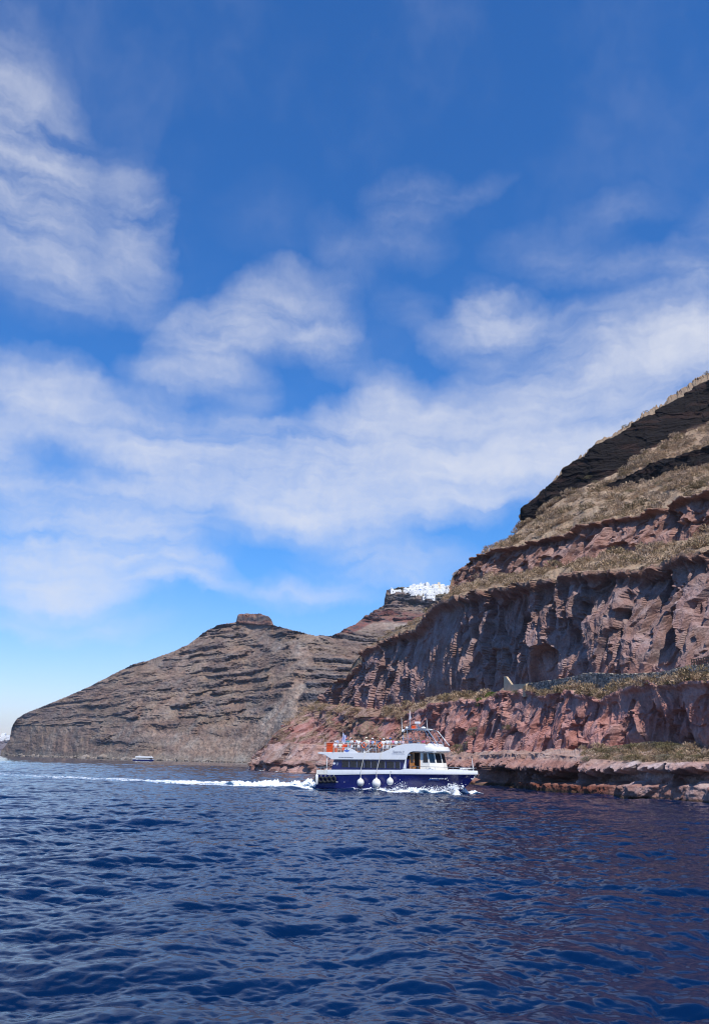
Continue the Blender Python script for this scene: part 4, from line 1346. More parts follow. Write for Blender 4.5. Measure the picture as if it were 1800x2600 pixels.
def house_mesh(kind, seed):
    g = random.Random(seed)
    mb = MB()
    w, d, h = g.uniform(5.5, 8.5), g.uniform(5, 8), g.uniform(3.0, 5.8)
    mb.box(-w / 2, w / 2, -d / 2, d / 2, -4, h, 0)
    if kind == 'cube':
        mb.box(-w / 2 - .02, w / 2 + .02, -d / 2 - .02, -d / 2 + .3, h, h + .6, 0)
        if g.random() < .5:
            mb.box(-w * .1, w * .42, -d * .1, d * .4, h, h + 2.4, 0)
    elif kind == 'vault':
        n = 8
        poly = [(-w / 2 + .1 + (w - .2) * (1 - math.cos(math.pi * k / n)) / 2, h + math.sin(math.pi * k / n) * w * .28) for k in range(n + 1)]
        mb.prism(poly, -d / 2 + .05, d / 2 - .05, 0)
    for k in range(int(w // 2.3)):
        x_ = -w / 2 + 1.2 + k * 2.3
        mb.box(x_ - .4, x_ + .4, -d / 2 - .04, -d / 2 + .1, .1 + (.9 if k % 2 else 0), 2.2, 1)
        if h > 4.6:
            mb.box(x_ - .35, x_ + .35, -d / 2 - .04, -d / 2 + .1, 3.0, 4.1, 1)
    return mb.mesh('house', [M_white, M_hole])


HM = [house_mesh('cube', 1), house_mesh('cube', 2), house_mesh('cube', 3), house_mesh('vault', 4), house_mesh('vault', 5), house_mesh('cube', 6)]
HL = ['small white flat roofed house in the clifftop village above the black cliff', 'small white flat roofed house in the clifftop village above the black cliff', 'small white flat roofed house in the clifftop village above the black cliff',
      'small white vaulted house in the clifftop village above the black cliff', 'small white vaulted house in the clifftop village above the black cliff', 'small white flat roofed house in the clifftop village above the black cliff']
topv = ([992, 1010, 1026, 1045, 1068, 1083, 1092, 1100, 1112, 1141, 1160], [1501, 1498, 1497, 1490, 1482, 1483, 1489, 1484, 1487, 1487, 1487])
botv = ([992, 1010, 1026, 1045, 1068, 1083, 1100, 1112, 1141, 1160], [1503, 1503, 1506, 1508, 1510, 1516, 1514, 1508, 1506, 1506])
placed = []
tries = 0
while len(placed) < 165 and tries < 4000:
    tries += 1
    x_ = rng.uniform(1024, 1152)
    yt_ = np.interp(x_, *topv) + 3
    yb_ = np.interp(x_, *botv)
    y_ = yt_ + (yb_ - yt_) * rng.uniform(0, 1) ** 1.2
    if x_ < 1075 and y_ > 1500 and rng.uniform() < .55:
        continue
    if any(abs(x_ - a_) < 5.2 and abs(y_ - b_) < 3.2 for a_, b_ in placed):
        continue
    placed.append((x_, y_))
placed += [(997, 1503), (1004, 1503), (1009, 1502), (1014, 1503.5), (1051, 1511), (1046, 1508), (1034, 1505), (1066, 1511), (1091, 1514), (1086, 1516), (1078, 1509), (1098, 1512)]
for i, (x_, y_) in enumerate(placed):
    p = far_at(x_, max(y_, float(np.interp(x_, [p_[0] for p_ in RIDGE1], [p_[1] for p_ in RIDGE1])) + 1.5))
    k = int(rng.integers(0, 6))
    o = bpy.data.objects.new('house', HM[k])
    # stand it on the slope; those above the natural ridge rest on the ones below
    ex = 0.0
    ridge_y = float(np.interp(x_, [p_[0] for p_ in RIDGE1], [p_[1] for p_ in RIDGE1]))
    if y_ < ridge_y + 1.5:
        ex = (ridge_y + 1.5 - y_) * .35
    o.location = (p[0], p[1], p[2] - .4 + ex)
    o.rotation_euler = (0, 0, rng.uniform(-.5, .5))
    sc_ = rng.uniform(.55, .9) * (.7 if x_ < 1022 else 1)
    o.scale = (sc_, sc_, sc_)
    tag(o, HL[k], 'house', 'white houses of the clifftop village')
    link(o)


def chapel(p, rz, s_, label, dome):
    t_ = empty('chapel', tuple(p), rz)
    t_.scale = (s_, s_, s_)
    tag(t_, label, 'chapel')
    MB().box(-4, 4, -5, 5, -4, 4.2).build('wall', M_white, t_)
    MB().box(-.6, .6, -5.06, -4.9, .1, 2.4).build('door', M_hole, t_)
    MB().sphere((0, 0, 4.2), 3.1, 20).build('dome', dome, t_, smooth=True)
    MB().box(-3.8, -1.9, -5.3, -4.6, 4.2, 7.6).box(-3.3, -2.4, -5.4, -4.5, 5.2, 6.8, 1).build('bell_tower', [M_white, M_hole], t_)
    return t_


chapel(far_at(995, 1505.5), .3, .9, 'white chapel with bell tower at the left tip of the clifftop village', M_white)
chapel(far_at(1067, 1506), 0, .85, 'chapel with a blue dome in the middle of the clifftop village', M_blue)
# a cream building with a roof tower on the skyline
t_ = empty('cream_house', tuple(far_at(1109, 1494) + np.array([0, 0, 2.0])), .1)
tag(t_, 'cream coloured building with a square roof tower on the village skyline', 'building')
MB().box(-5, 5, -4, 4, -6, 4).build('wall', M_cream, t_)
MB().box(1.2, 4.6, -3.8, 0, 4, 7).build('tower', M_cream, t_)
for x_ in (-3.6, -1.2, 1.2, 3.6):
    MB().box(x_ - .45, x_ + .45, -4.05, -3.9, .8, 2.4).build('window', M_hole, t_)
for (x_, y_, lab) in ((1076, 1521.5, 'larger of the two round white huts on the slope under the village'), (1082, 1518.5, 'smaller round white hut up beside the larger one under the village'), (1100, 1523, 'round white hut alone at the right, nearest the dry grass slope')):
    t_ = empty('round_hut', tuple(far_at(x_, y_)))
    tag(t_, lab, 'hut')
    MB().lathe([(2.5, -3), (2.5, 2.6), (2.3, 3.3), (1.5, 3.9), (.01, 4.2)], n=16).build('wall', M_white, t_, smooth=True)
    MB().box(-.5, .5, -2.62, -2.3, .2, 1.9).build('door', M_hole, t_)

# village on the far headland, at the left edge of the picture
F3 = V3[:70].reshape(-1, 3)
for i in range(70):
    x_ = rng.uniform(-70, 24)
    y_ = np.interp(x_, [-70, 0, 24], [1868, 1871, 1868]) + rng.uniform(0, 1) ** 1.3 * 11
    k_ = np.argmin((h3x - x_) ** 2 + (h3y - y_) ** 2)
    o = bpy.data.objects.new('house', HM[int(rng.integers(0, 6))])
    o.location = tuple(F3[k_] + np.array([0, 0, 1]))
    s_ = rng.uniform(1.2, 2.2)
    o.scale = (s_, s_, s_ * .9)
    tag(o, 'tiny white house on the distant headland at the left edge of the picture', 'house', 'houses on the distant headland')
    link(o)

# ------------------------------------------------------------------ boulders along the far shore
M_boul = rock_mat('boulder_rock', .6, 1.5, .2, .25)
bv, bf, bc = [], [], []
ico = bmesh.new()
bmesh.ops.create_icosphere(ico, subdivisions=1, radius=1)
IV = np.array([v.co[:] for v in ico.verts])
IF = np.array([[v.index for v in f.verts] for f in ico.faces])
ico.free()
nb_ = 0
for i in range(620):
    a_ = rng.uniform(aL, -5.5)
    rbb = float(np.interp(a_, [b[0] for b in base_r], [b[1] for b in base_r]))
    p = np.array([rbb * math.sin(R(a_)), rbb * math.cos(R(a_)), 0]) * (1 + rng.normal() * .0025)
    s_ = np.exp(rng.normal(-.1, .5)) * rbb / 900
    v = IV * (1 + rng.normal(size=(len(IV), 1)) * .22) * s_ * [1.2, 1.1, .8] + p + [0, 0, rng.uniform(-.2, .8)]
    bv.append(v)
    bf.append(IF + nb_)
    nb_ += len(IV)
    bc.append(np.repeat(np.array([[.20, .17, .14]]) * rng.uniform(.5, 1.5), len(IV), 0))
me_ = np_mesh('boulders', np.concatenate(bv), np.concatenate(bf), False, [M_boul], {'Col': np.concatenate(bc), 'veg': np.zeros(nb_)})
tag(link(bpy.data.objects.new('boulders', me_)), 'grey boulders strewn along the far shoreline', 'boulders', None, 'stuff')

# ------------------------------------------------------------------ materials of the boats
M_hull = simple_mat('navy_gelcoat', (.007, .010, .105), .22, spec=.5, var=.10, scale=.7, coat=.3, dirt=((.10, .11, .20), .22))
M_wh = simple_mat('white_gelcoat', (.80, .80, .79), .30, var=.03, scale=.6, coat=.2, dirt=((.55, .53, .48), .25))
M_whg = simple_mat('cream_gelcoat', (.80, .77, .69), .35, var=.03, scale=.6)
M_glass, N = new_mat('tinted_glass')
N.n('ShaderNodeOutputMaterial', ins={0: N.n('ShaderNodeBsdfPrincipled', ins={'Base Color': (.012, .015, .022, 1), 'Roughness': .04, 'Specular IOR Level': .6}).outputs[0]})
M_mull = simple_mat('grey_mullion', (.16, .17, .22), .35)
M_wood = simple_mat('varnished_wood', (.42, .17, .04), .35, var=.2, scale=4, coat=.4)
M_in = simple_mat('cabin_interior', (.06, .035, .02), .6)
M_steel = simple_mat('steel_rail', (.62, .62, .60), .25, metal=.9)
M_wtube = simple_mat('white_tube', (.78, .78, .76), .35)
M_rub = simple_mat('tyre_rubber', (.014, .014, .015), .7, bump=.01)
M_fend = simple_mat('white_vinyl', (.74, .73, .69), .4, var=.06, scale=3, dirt=((.45, .42, .36), .5))
M_rope = simple_mat('rope', (.62, .60, .54), .9)
M_orange = simple_mat('orange_paint', (.72, .085, .012), .5, var=.12)
M_orange2 = simple_mat('orange_foam', (.80, .14, .03), .6)
M_deck = simple_mat('deck_paint', (.45, .44, .42), .7)
M_text_w = simple_mat('white_lettering', (.8, .8, .8), .4)
M_text_g = simple_mat('grey_lettering', (.30, .32, .38), .4)
M_text_d = simple_mat('dark_lettering', (.06, .07, .12), .4)
M_lblue = simple_mat('light_blue_stripe', (.02, .22, .75), .4)
M_flagb = simple_mat('flag_blue', (.03, .12, .50), .8)
M_flagw = simple_mat('flag_white', (.78, .78, .80), .8)
M_pinkfl = simple_mat('flag_pale', (.80, .68, .66), .8)
M_black = simple_mat('black_plastic', (.02, .02, .022), .5)


def text(body, size, loc, mat, parent, name='lettering', shear=.0, ext=.004, extra=0.0, rot=(math.pi / 2, 0, 0), wscale=1.0):
    cu = bpy.data.curves.new(name, 'FONT')
    cu.body = body
    cu.size = size
    cu.shear = shear
    cu.extrude = ext
    cu.offset = extra
    cu.align_x = 'CENTER'
    cu.align_y = 'CENTER'
    tmp = bpy.data.objects.new(name, cu)
    COL.objects.link(tmp)
    dg = bpy.context.evaluated_depsgraph_get()
    me_ = bpy.data.meshes.new_from_object(tmp.evaluated_get(dg))
    bpy.data.objects.remove(tmp)
    me_.materials.clear()
    me_.materials.append(mat)
    o = bpy.data.objects.new(name, me_)
    o.location = loc
    o.rotation_euler = rot
    o.scale = (wscale, 1, 1)
    return link(o, parent)


# ------------------------------------------------------------------ the near excursion boat
boat = empty('excursion_boat', (float(BO[0]), float(BO[1]), 0), BH)
tag(boat, 'navy and white two deck excursion boat heading right with passengers on top', 'boat')

ZD = lambda x_: float(np.interp(x_, [0, 3, 9.9, 21.7], [1.84, 1.92, 2.2, 2.42]))       # navy hull top
ZB = lambda x_: float(np.interp(x_, [0, 2, 12.3, 13.0, 21.7], [2.36, 2.49, 2.70, 2.86, 2.80]))  # bulwark top
HB = 2.55


def hull_pt(u, k, off=0.0):
    """u 0..1 along, k 0 (keel) .. 1 (deck edge): starboard side"""
    z_ = -.9 + k * (ZD(u * 21.6) + .9)
    stem = 18.8 + 2.85 * max(0, z_ / 2.42) ** .75 if z_ > 0 else 18.8 + z_ * 1.2
    x_ = u * stem
    u0 = .40 + .18 * k
    p_ = 1.7 + .5 * k
    bm_ = HB * (1 - max(0, (u - u0) / (1 - u0)) ** p_)
    fl_ = (.25 + .75 * min(1, k / .38) ** .6) if k < .38 else 1.0
    fl_ *= 1 - .10 * (1 - k) - .18 * (1 - k) * sstep(.4, 1, u)
    return x_, max(.02, bm_ * fl_) + off, z_


mb = MB()
NU, NK = 46, 16
for side in (-1, 1):
    b0 = len(mb.v)
    vs_ = []
    for i in range(NU + 1):
        for k in range(NK + 1):
            x_, y_, z_ = hull_pt(i / NU, k / NK)
            vs_.append((x_, side * y_, z_))
    fs_ = [(i * (NK + 1) + k, (i + 1) * (NK + 1) + k, (i + 1) * (NK + 1) + k + 1, i * (NK + 1) + k + 1) for i in range(NU) for k in range(NK)]
    mb.add(vs_, fs_)
# transom
vs_ = [(0.0, s * hull_pt(0, k / NK)[1], hull_pt(0, k / NK)[2]) for k in range(NK + 1) for s in (-1, 1)]
mb.add(vs_, [(2 * k, 2 * k + 1, 2 * k + 3, 2 * k + 2) for k in range(NK)])
hull = mb.build('hull', M_hull, boat, smooth=True)
# bulwark: white band above the navy hull, with a proud rubbing strake
def outline(x0, n=60, off=0.0, zf=ZD):
    r_ = []
    for i in range(n + 1):
        u = x0 + (1 - x0) * i / n
        x_, y_, z_ = hull_pt(u, 1.0, off)
        r_.append((x_ + (off if i == n else 0), -y_, z_))
    return r_


mb = MB()
for side in (-1, 1):
    ol = outline(.085, 60, .05)
    ring = []
    for (x_, y_, z_) in ol:
        y0 = y_ * -side * -1
        y0 = side * abs(y_)
        inn = side * max(0.0, abs(y_) - .16)
        zb = ZB(x_)
        ring.append([(x_, y0, z_ - .06), (x_ + .02, y0 + side * .03, z_ + .1), (x_, y0 - side * .03, zb), (x_, inn, zb), (x_, inn, z_ - .05)])
    k = 5
    vs_ = [p for r_ in ring for p in r_]
    fs_ = [(i * k + j, (i + 1) * k + j, (i + 1) * k + (j + 1) % k, i * k + (j + 1) % k) for i in range(len(ring) - 1) for j in range(k)]
    fs_.append(tuple(range(k)))
    mb.add(vs_, fs_)
mb.build('bulwark', M_wh, boat, smooth=True)
# deck
ol = [p for p in outline(0.0, 40, -.1) if p[0] < 10.5]
pl = [(x_, y_) for x_, y_, z_ in ol] + [(x_, -y_) for x_, y_, z_ in reversed(ol)]
MB().slab(pl, 1.70, 1.83).build('aft_deck', M_deck, boat)
ol = outline(.6, 24, -.1)
pl = [(x_, y_) for x_, y_, z_ in ol] + [(x_, -y_) for x_, y_, z_ in reversed(ol)]
MB().slab(pl, 2.42, 2.60).build('fore_deck', M_whg, boat)
# stern boxes and boarding gate
mb = MB()
mb.box(.05, 1.25, -2.5, -1.55, 1.84, 2.42).box(1.28, 1.9, -2.52, -2.3, 1.84, 2.48).box(.05, .25, -1.5, 2.5, 1.84, 2.30)
mb.build('stern_locker', M_whg, boat, bevel=.03)
mb = MB()
for x_, z0, z1 in ((.15, 1.9, 2.75), (.7, 2.4, 2.80), (1.25, 2.4, 2.85)):
    mb.tube([(x_, -2.45, z0), (x_, -2.45, z1)], .03)
mb.tube([(.15, -2.45, 2.75), (1.9, -2.45, 2.88)], .03)
mb.tube([(.15, -2.45, 2.75), (.15, 2.45, 2.75)], .03)
mb.build('stern_rail', M_steel, boat)
# saloon with navy sides
mb = MB()
A = [(2.20, 2.30), (2.60, 3.98), (13.4, 3.98), (12.9, 2.35)]
mb.prism(A, -2.28, 2.28)
mb.build('saloon', M_hull, boat)
edges = [(320, 385), (395, 457), (467, 525), (535, 588), (598, 648), (660, 717), (733, 802), (815, 850)]
X_of = lambda c: float(np.interp(c, [185, 320, 850, 950, 1155, 1300, 1505], [1.65, 3.87, 12.16, 13.6, 16.65, 18.8, 21.67])) - .10
for (a_, b_) in edges:
    xa, xb = X_of(a_), X_of(b_)
    fr_ = MB().box(xa - .10, xb + .12, -2.315, -2.27, 2.80, 3.76).build('window', M_hull, boat)
    MB().box(xa + .02, xb, -2.325, -2.312, 2.86, 3.71).build('pane', M_glass, fr_)
    MB().box(xb + .02, xb + .10, -2.335, -2.312, 2.86, 3.71).build('curtain_edge', M_mull, fr_)
    MB().box(xa, xb, 2.27, 2.32, 2.86, 3.71).build('window', M_glass, boat)
# circle and shield emblems on the navy side
eo = MB().lathe([(.01, 0), (.17, 0), (.17, .012), (.01, .012)], (2.62, -2.30, 3.32), 20, 'Y').build('round_emblem', M_text_w, boat)
MB().prism([(2.93, 3.50), (3.22, 3.50), (3.22, 3.25), (3.075, 3.02), (2.93, 3.25)], -2.30, -2.285).build('shield_emblem', M_text_g, boat)
MB().prism([(2.99, 3.42), (3.16, 3.42), (3.16, 3.36), (2.99, 3.36)], -2.312, -2.298).prism([(2.99, 3.30), (3.16, 3.30), (3.16, 3.24), (2.99, 3.24)], -2.312, -2.298).build('shield_bars', M_hull, boat)
# upper deck slab and superstructure sides
mb = MB().slab([(.15, -2.35), (13.5, -2.35), (13.5, 2.35), (.15, 2.35), (-.05, 1.8), (-.05, -1.8)], 4.46, 4.70)
mb.build('upper_deck', M_wh, boat, bevel=.03)
side_poly = [(.35, 4.47), (1.25, 4.40), (2.35, 3.80), (12.95, 3.95), (12.62, 2.86), (13.02, 2.86), (13.02, 3.5), (13.10, 4.10), (13.32, 4.62), (13.62, 4.88), (14.05, 5.0), (15.7, 5.02),
             (15.7, 5.93), (14.2, 5.97), (12.9, 5.90), (12.2, 5.76), (11.4, 5.50), (10.5, 5.12), (9.7, 4.80), (9.1, 4.73), (.35, 4.73)]
for s_ in (-1, 1):
    y0, y1 = (-2.52, -2.36) if s_ < 0 else (2.36, 2.52)
    MB().prism(side_poly, y0, y1).build('superstructure_side', M_wh, boat, bevel=.03)
# rounded brow over the wheelhouse
def brow(a, b, x0, n=28):
    return [(x0 + a * max(0, math.cos(t)) ** .8, b * math.copysign(abs(math.sin(t)) ** .85, math.sin(t))) for t in [-math.pi / 2 + math.pi * i / n for i in range(n + 1)]]


lv = [(5.03, 1.55, 2.36), (5.04, 2.08, 2.52), (5.14, 2.12, 2.54), (5.44, 1.98, 2.53), (5.60, 1.84, 2.50), (5.64, 1.70, 2.44)]
rings = [[(x_, y_, z_) for x_, y_ in brow(a_, b_, 15.7)] for z_, a_, b_ in lv]
n_ = len(rings[0])
mb = MB().add([p for r_ in rings for p in r_], [(i * n_ + j, i * n_ + j + 1, (i + 1) * n_ + j + 1, (i + 1) * n_ + j) for i in range(len(rings) - 1) for j in range(n_ - 1)])
mb.add(rings[0], [tuple(range(n_))])
mb.add([(x_, y_, 5.40) for x_, y_, _ in rings[-1]], [tuple(range(n_))])
mb.build('brow', M_wh, boat, smooth=True)
# cockpit coaming swelling above the brow
rg = []
for z_, a_, b_ in ((5.6, 1.0, 2.2), (5.84, .95, 2.15), (5.97, .75, 2.0), (6.0, .5, 1.8)):
    rg.append([(x_, y_, z_) for x_, y_ in brow(a_, b_, 15.9)])
mb = MB().add([p for r_ in rg for p in r_], [(i * n_ + j, i * n_ + j + 1, (i + 1) * n_ + j + 1, (i + 1) * n_ + j) for i in range(3) for j in range(n_ - 1)])
mb.build('coaming', M_wh, boat, smooth=True)
MB().box(12.8, 17.0, -2.3, 2.3, 4.90, 5.0).build('wheelhouse_roof', M_wh, boat)
# wheelhouse: plan at the sill and at the head, raked front
TOPP = [(14.75, -1.95), (15.75, -1.95), (16.46, -1.50), (16.98, -.62), (16.98, .62), (16.46, 1.50), (15.75, 1.95), (12.6, 1.95)]
BOTP = [(14.75, -1.97), (16.25, -1.97), (17.02, -1.55), (17.62, -.66), (17.62, .66), (17.02, 1.55), (16.25, 1.97), (12.6, 1.97)]
wz0, wz1 = 2.45, 4.92
def wp(i, z_):
    f_ = (z_ - wz0) / (wz1 - wz0)
    return (BOTP[i][0] * (1 - f_) + TOPP[i][0] * f_, BOTP[i][1] * (1 - f_) + TOPP[i][1] * f_, z_)


mb = MB()
mb.add([wp(i, z_) for z_ in (wz0, wz1) for i in range(8)], [(i, i + 1, i + 9, i + 8) for i in range(7)])
wh = mb.build('wheelhouse', M_whg, boat)
def pane(i, s0, s1, z0, z1, name='window'):
    """window in facet i from fraction s0..s1"""
    P = []
    for (s_, z_) in ((s0[0], z0), (s0[1], z1), (s1[1], z1), (s1[0], z0)):
        a_, b_ = Vector(wp(i, z_)), Vector(wp(i + 1, z_))
        P.append(a_.lerp(b_, s_))
    P = [P[0], P[3], P[2], P[1]]
    nrm = (P[1] - P[0]).cross(P[3] - P[0]).normalized()
    if nrm.dot(Vector(wp(i, z0)) - Vector((14, 0, z0))) < 0:
        nrm = -nrm
    a_ = [p + nrm * .02 for p in P]
    b_ = [p - nrm * .02 for p in P]
    fr = MB().add(a_ + b_, [(0, 1, 2, 3), (7, 6, 5, 4)] + [(k, (k + 1) % 4, (k + 1) % 4 + 4, k + 4) for k in range(4)]).build(name, M_glass, boat)
    return fr


pane(0, (.32, .42), (.88, .90), 3.66, 4.80)
pane(1, (.10, .10), (.90, .90), 3.66, 4.80)
pane(2, (.10, .10), (.90, .90), 3.66, 4.80)
pane(3, (.06, .06), (.94, .94), 3.66, 4.80)
pane(4, (.10, .10), (.90, .90), 3.66, 4.80)
pane(5, (.10, .10), (.90, .90), 3.66, 4.80)
MB().box(12.6, 14.8, -1.2, -1.1, 2.6, 4.9).box(12.55, 12.6, -1.95, 1.95, 2.6, 4.9).build('cabin_bulkhead', M_in, boat)
MB().box(12.6, 17.2, -1.9, 1.9, 2.60, 2.66).build('wheelhouse_floor', M_in, boat)
d_ = MB().box(13.30, 14.0, -2.0, -1.95, 2.72, 4.84).build('door', M_wood, boat, bevel=.01)
MB().box(13.48, 13.84, -2.012, -1.998, 3.60, 4.66).build('pane', M_glass, d_)
MB().box(13.90, 13.95, -2.04, -2.0, 3.65, 3.80).build('handle', M_steel, d_)
MB().box(14.68, 14.78, -2.0, -1.93, 2.66, 4.90).box(13.2, 14.78, -2.0, -1.93, 4.82, 4.90).build('door_frame', M_wood, boat)
MB().box(13.9, 14.25, -2.35, -2.05, 2.88, 3.26).box(13.9, 13.96, -2.35, -2.05, 3.26, 3.6).build('wooden_seat', M_wood, boat, bevel=.02)
MB().tube([(16.7, -1.3, 4.80), (17.0, -1.35, 4.3)], .02).tube([(17.05, -.2, 4.80), (17.3, -.1, 4.3)], .02).build('wiper', M_black, boat)
# foredeck seats / bow sprit gear
MB().box(18.1, 20.2, -.9, .9, 2.58, 2.92).build('sun_pad', M_wh, boat, bevel=.08)
mb = MB()
for s_ in (-1, 1):
    pts_ = [p for p in [hull_pt(u, 1, -.12) for u in np.linspace(.63, .995, 16)]]
    top = [(x_, s_ * max(.05, y_), ZB(x_) + .32) for x_, y_, z_ in pts_]
    mb.tube(top, .028)
    for i in range(0, 16, 2):
        x_, y_, z_ = top[i]
        mb.tube([(x_, y_, ZB(x_) - .02), (x_, y_, z_)], .022)
mb.build('bow_rail', M_steel, boat)
MB().tube([(19.6, -.6, 3.02), (20.6, -.25, 3.06), (21.3, 0, 3.10)], [.06, .10, .05], 8).build('bowsprit', M_wtube, boat)
MB().tube([(21.15, 0, 2.8), (20.95, 0, 4.35)], [.07, .02], 8).build('jack_staff', M_wtube, boat)
mb = MB().tube([(20.55, 0, 2.1), (21.05, -.05, 1.78), (21.3, -.05, 2.0)], .06, 8).tube([(20.9, -.25, 1.85), (21.05, -.05, 1.74), (20.9, .2, 1.85)], .05, 8).tube([(21.3, -.05, 2.0), (21.25, -.05, 2.35)], .05)
mb.build('anchor', M_fend, boat)
# portholes / drains on the hull
for x_, z_ in ((3.1, .98), (3.2, .98), (3.3, .98), (4.3, 1.0), (7.9, .88), (11.0, .30), (15.3, .80), (15.8, .80), (19.7, 1.25)):
    u_ = x_ / (18.8 + 2.85 * (z_ / 2.42) ** .75)
    y_ = hull_pt(u_, (z_ + .9) / (ZD(x_) + .9))[1]
    MB().lathe([(.01, 0), (.05, 0), (.05, .03), (.01, .03)], (x_, -y_ - .02, z_), 10, 'Y').build('drain', M_text_w, boat)
# lettering
yn = hull_pt(17.0 / 21.3, .82)[1]
xa_, xb_ = 15.9, 18.2
ya_ = hull_pt(xa_ / 21.2, .80)[1]
yb_ = hull_pt(xb_ / 21.2, .80)[1]
tilt = math.atan2((yb_ - ya_) * -1, xb_ - xa_)
ang = math.atan2(ya_ - yb_, xb_ - xa_)
text('Taxiarchis D', .42, ((xa_ + xb_) / 2, -(ya_ + yb_) / 2 - .05, 1.84), M_text_w, boat, 'name_lettering', .45, .01, .006, (math.pi / 2 - .12, 0, ang), 1.02)
MB().box(-.95, .35, -.012, .0, -.02, .02).build('name_underline', M_lblue, boat).matrix_local = Matrix.Translation(((xa_ + xb_) / 2 - .2, -(ya_ + yb_) / 2 - .03, 1.60)) @ Matrix.Rotation(ang, 4, 'Z')
text('Taxiarchis D', .40, (11.95, -2.53, 4.88), M_text_g, boat, 'name_lettering', .4, .006, .010, (math.pi / 2, 0, 0), .78)
MB().box(11.0, 12.9, -2.535, -2.521, 4.62, 4.67).build('name_underline', M_text_g, boat)
text('www.santoriniexcursionboats.gr', .175, (4.45, -2.53, 4.10), M_text_d, boat, 'web_lettering', .25, .004, .002, (math.pi / 2, 0, 0), .94)
# white fin with an emblem on the top deck
fin = [(4.05, 4.60), (4.15, 5.10), (4.32, 5.28), (5.0, 5.28), (5.75, 4.98), (6.35, 4.60)]
MB().prism(fin, -2.47, -2.35).prism([(x_, z_) for x_, z_ in fin], 2.35, 2.47).build('side_fin', M_wh, boat, bevel=.02)
MB().prism([(4.15, 5.02), (4.95, 5.02), (4.85, 4.86), (4.55, 4.80), (4.25, 4.86)], -2.482, -2.472).prism([(4.35, 4.74), (4.75, 4.74), (4.7, 4.69), (4.4, 4.69)], -2.482, -2.472).build('fin_emblem', M_flagb, boat)
MB().prism([(4.42, 5.20), (4.48, 5.28), (4.55, 5.10), (4.62, 5.28), (4.68, 5.20), (4.6, 5.05), (4.5, 5.05)], -2.484, -2.474).build('fin_emblem', M_text_d, boat)
# posts under the overhang
for y_ in (-2.35, 2.35):
    MB().tube([(1.55, y_, 1.84), (1.55, y_, 4.47)], .05, 8).build('post', M_wtube, boat)
# top rails
mb = MB()
RZ = 6.0
for s_ in (-1, 1):
    x_ = 2.6
    while x_ < 12.6:
        zb = float(np.interp(x_, [9.7, 11.4, 12.9], [4.78, 5.5, 5.9]))
        mb.tube([(x_, s_ * 2.36, zb - .15), (x_, s_ * 2.36, RZ)], .019)
        x_ += 1.02
    for z_ in (RZ, 5.70, 5.32):
        xe = float(np.interp(z_, [4.78, 5.5, 5.9], [9.7, 11.4, 12.9]))
        mb.tube([(2.6, s_ * 2.36, z_), (min(12.8, xe), s_ * 2.36, z_)], .019)
mb.build('top_rail', M_wtube, boat)
mb = MB()
for z_ in (RZ, 5.6, 5.15):
    mb.tube([(1.1, -2.3, z_), (1.1, 2.3, z_)], .019)
for y_ in (-2.3, -1, 1, 2.3):
    mb.tube([(1.1, y_, 4.6), (1.1, y_, RZ)], .019)
mb.build('stern_top_rail', M_wtube, boat)
MB().tube([(6.9, -2.3, 4.62), (8.2, -2.3, 5.35)], .05).tube([(7.0, -2.3, 4.62), (7.0, -2.3, 5.3)], .05).build('ladder_rail', M_wtube, boat)
# benches
for x_ in (4.0, 5.3, 6.6, 7.9, 9.2, 10.5, 11.8):
    b_ = empty('bench', (0, 0, 0))
    b_.parent = boat
    MB().box(x_, x_ + .45, -2.0, 2.0, 4.98, 5.04).build('seat', M_mull, b_)
    MB().box(x_ - .04, x_, -2.0, 2.0, 5.06, 5.42).build('backrest', M_mull, b_)
    for y_ in (-1.8, 0, 1.8):
        MB().box(x_ + .18, x_ + .24, y_ - .03, y_ + .03, 4.6, 4.98).build('leg', M_steel, b_)
# arch mast
mb = MB()
for s_ in (-1, 1):
    y_ = 1.72 * s_
    mb.tube([(12.58, y_ * 1.25, 5.85), (12.25, y_ * 1.05, 7.25), (12.45, y_, 7.62), (12.85, y_, 7.74), (15.35, y_, 7.74), (15.75, y_, 7.60), (17.25, y_ * 1.15, 5.82)], .055, 8)
    mb.tube([(13.25, y_ * 1.15, 5.85), (12.80, y_, 7.70)], .035, 8)
    mb.tube([(16.5, y_ * 1.1, 5.9), (15.2, y_, 7.70)], .035, 8)
    mb.tube([(12.35, y_ * 1.1, 6.75), (13.05, y_ * 1.05, 6.5)], .025)
    mb.tube([(12.45, y_ * 1.2, 6.35), (16.0, y_ * 1.1, 6.35)], .025)
mb.tube([(12.7, -1.72, 7.72), (12.7, 1.72, 7.72)], .05, 8).tube([(15.5, -1.72, 7.70), (15.5, 1.72, 7.70)], .05, 8).tube([(13.9, -1.72, 7.74), (13.9, 1.72, 7.74)], .05, 8)
mb.build('arch_mast', M_steel, boat, smooth=True)
MB().prism([(12.4, 7.74), (15.6, 7.74), (15.4, 7.86), (12.6, 7.86)], -.55, .55).build('arch_platform', M_wtube, boat)
MB().box(13.25, 13.95, -.25, .25, 8.48, 8.78).build('radar', M_wh, boat, bevel=.05)
MB().tube([(13.6, 0, 7.8), (13.6, 0, 8.5)], [.12, .08], 8).build('radar_post', M_steel, boat)
MB().box(12.9, 13.35, -.5, -.1, 7.86, 8.24).build('lamp_box', M_orange, boat, bevel=.03)
MB().box(12.35, 12.75, -.3, .3, 7.9, 8.25).box(13.75, 14.1, -.45, -.1, 7.86, 8.15).build('speaker', M_mull, boat, bevel=.03)
MB().sphere((14.75, -.8, 7.95), .24, 14, sc=(1.4, 1, .7)).sphere((12.2, -1.4, 7.55), .2, 12).sphere((12.5, -1.0, 7.95), .17, 12).build('antenna_dome', M_wh, boat, smooth=True)
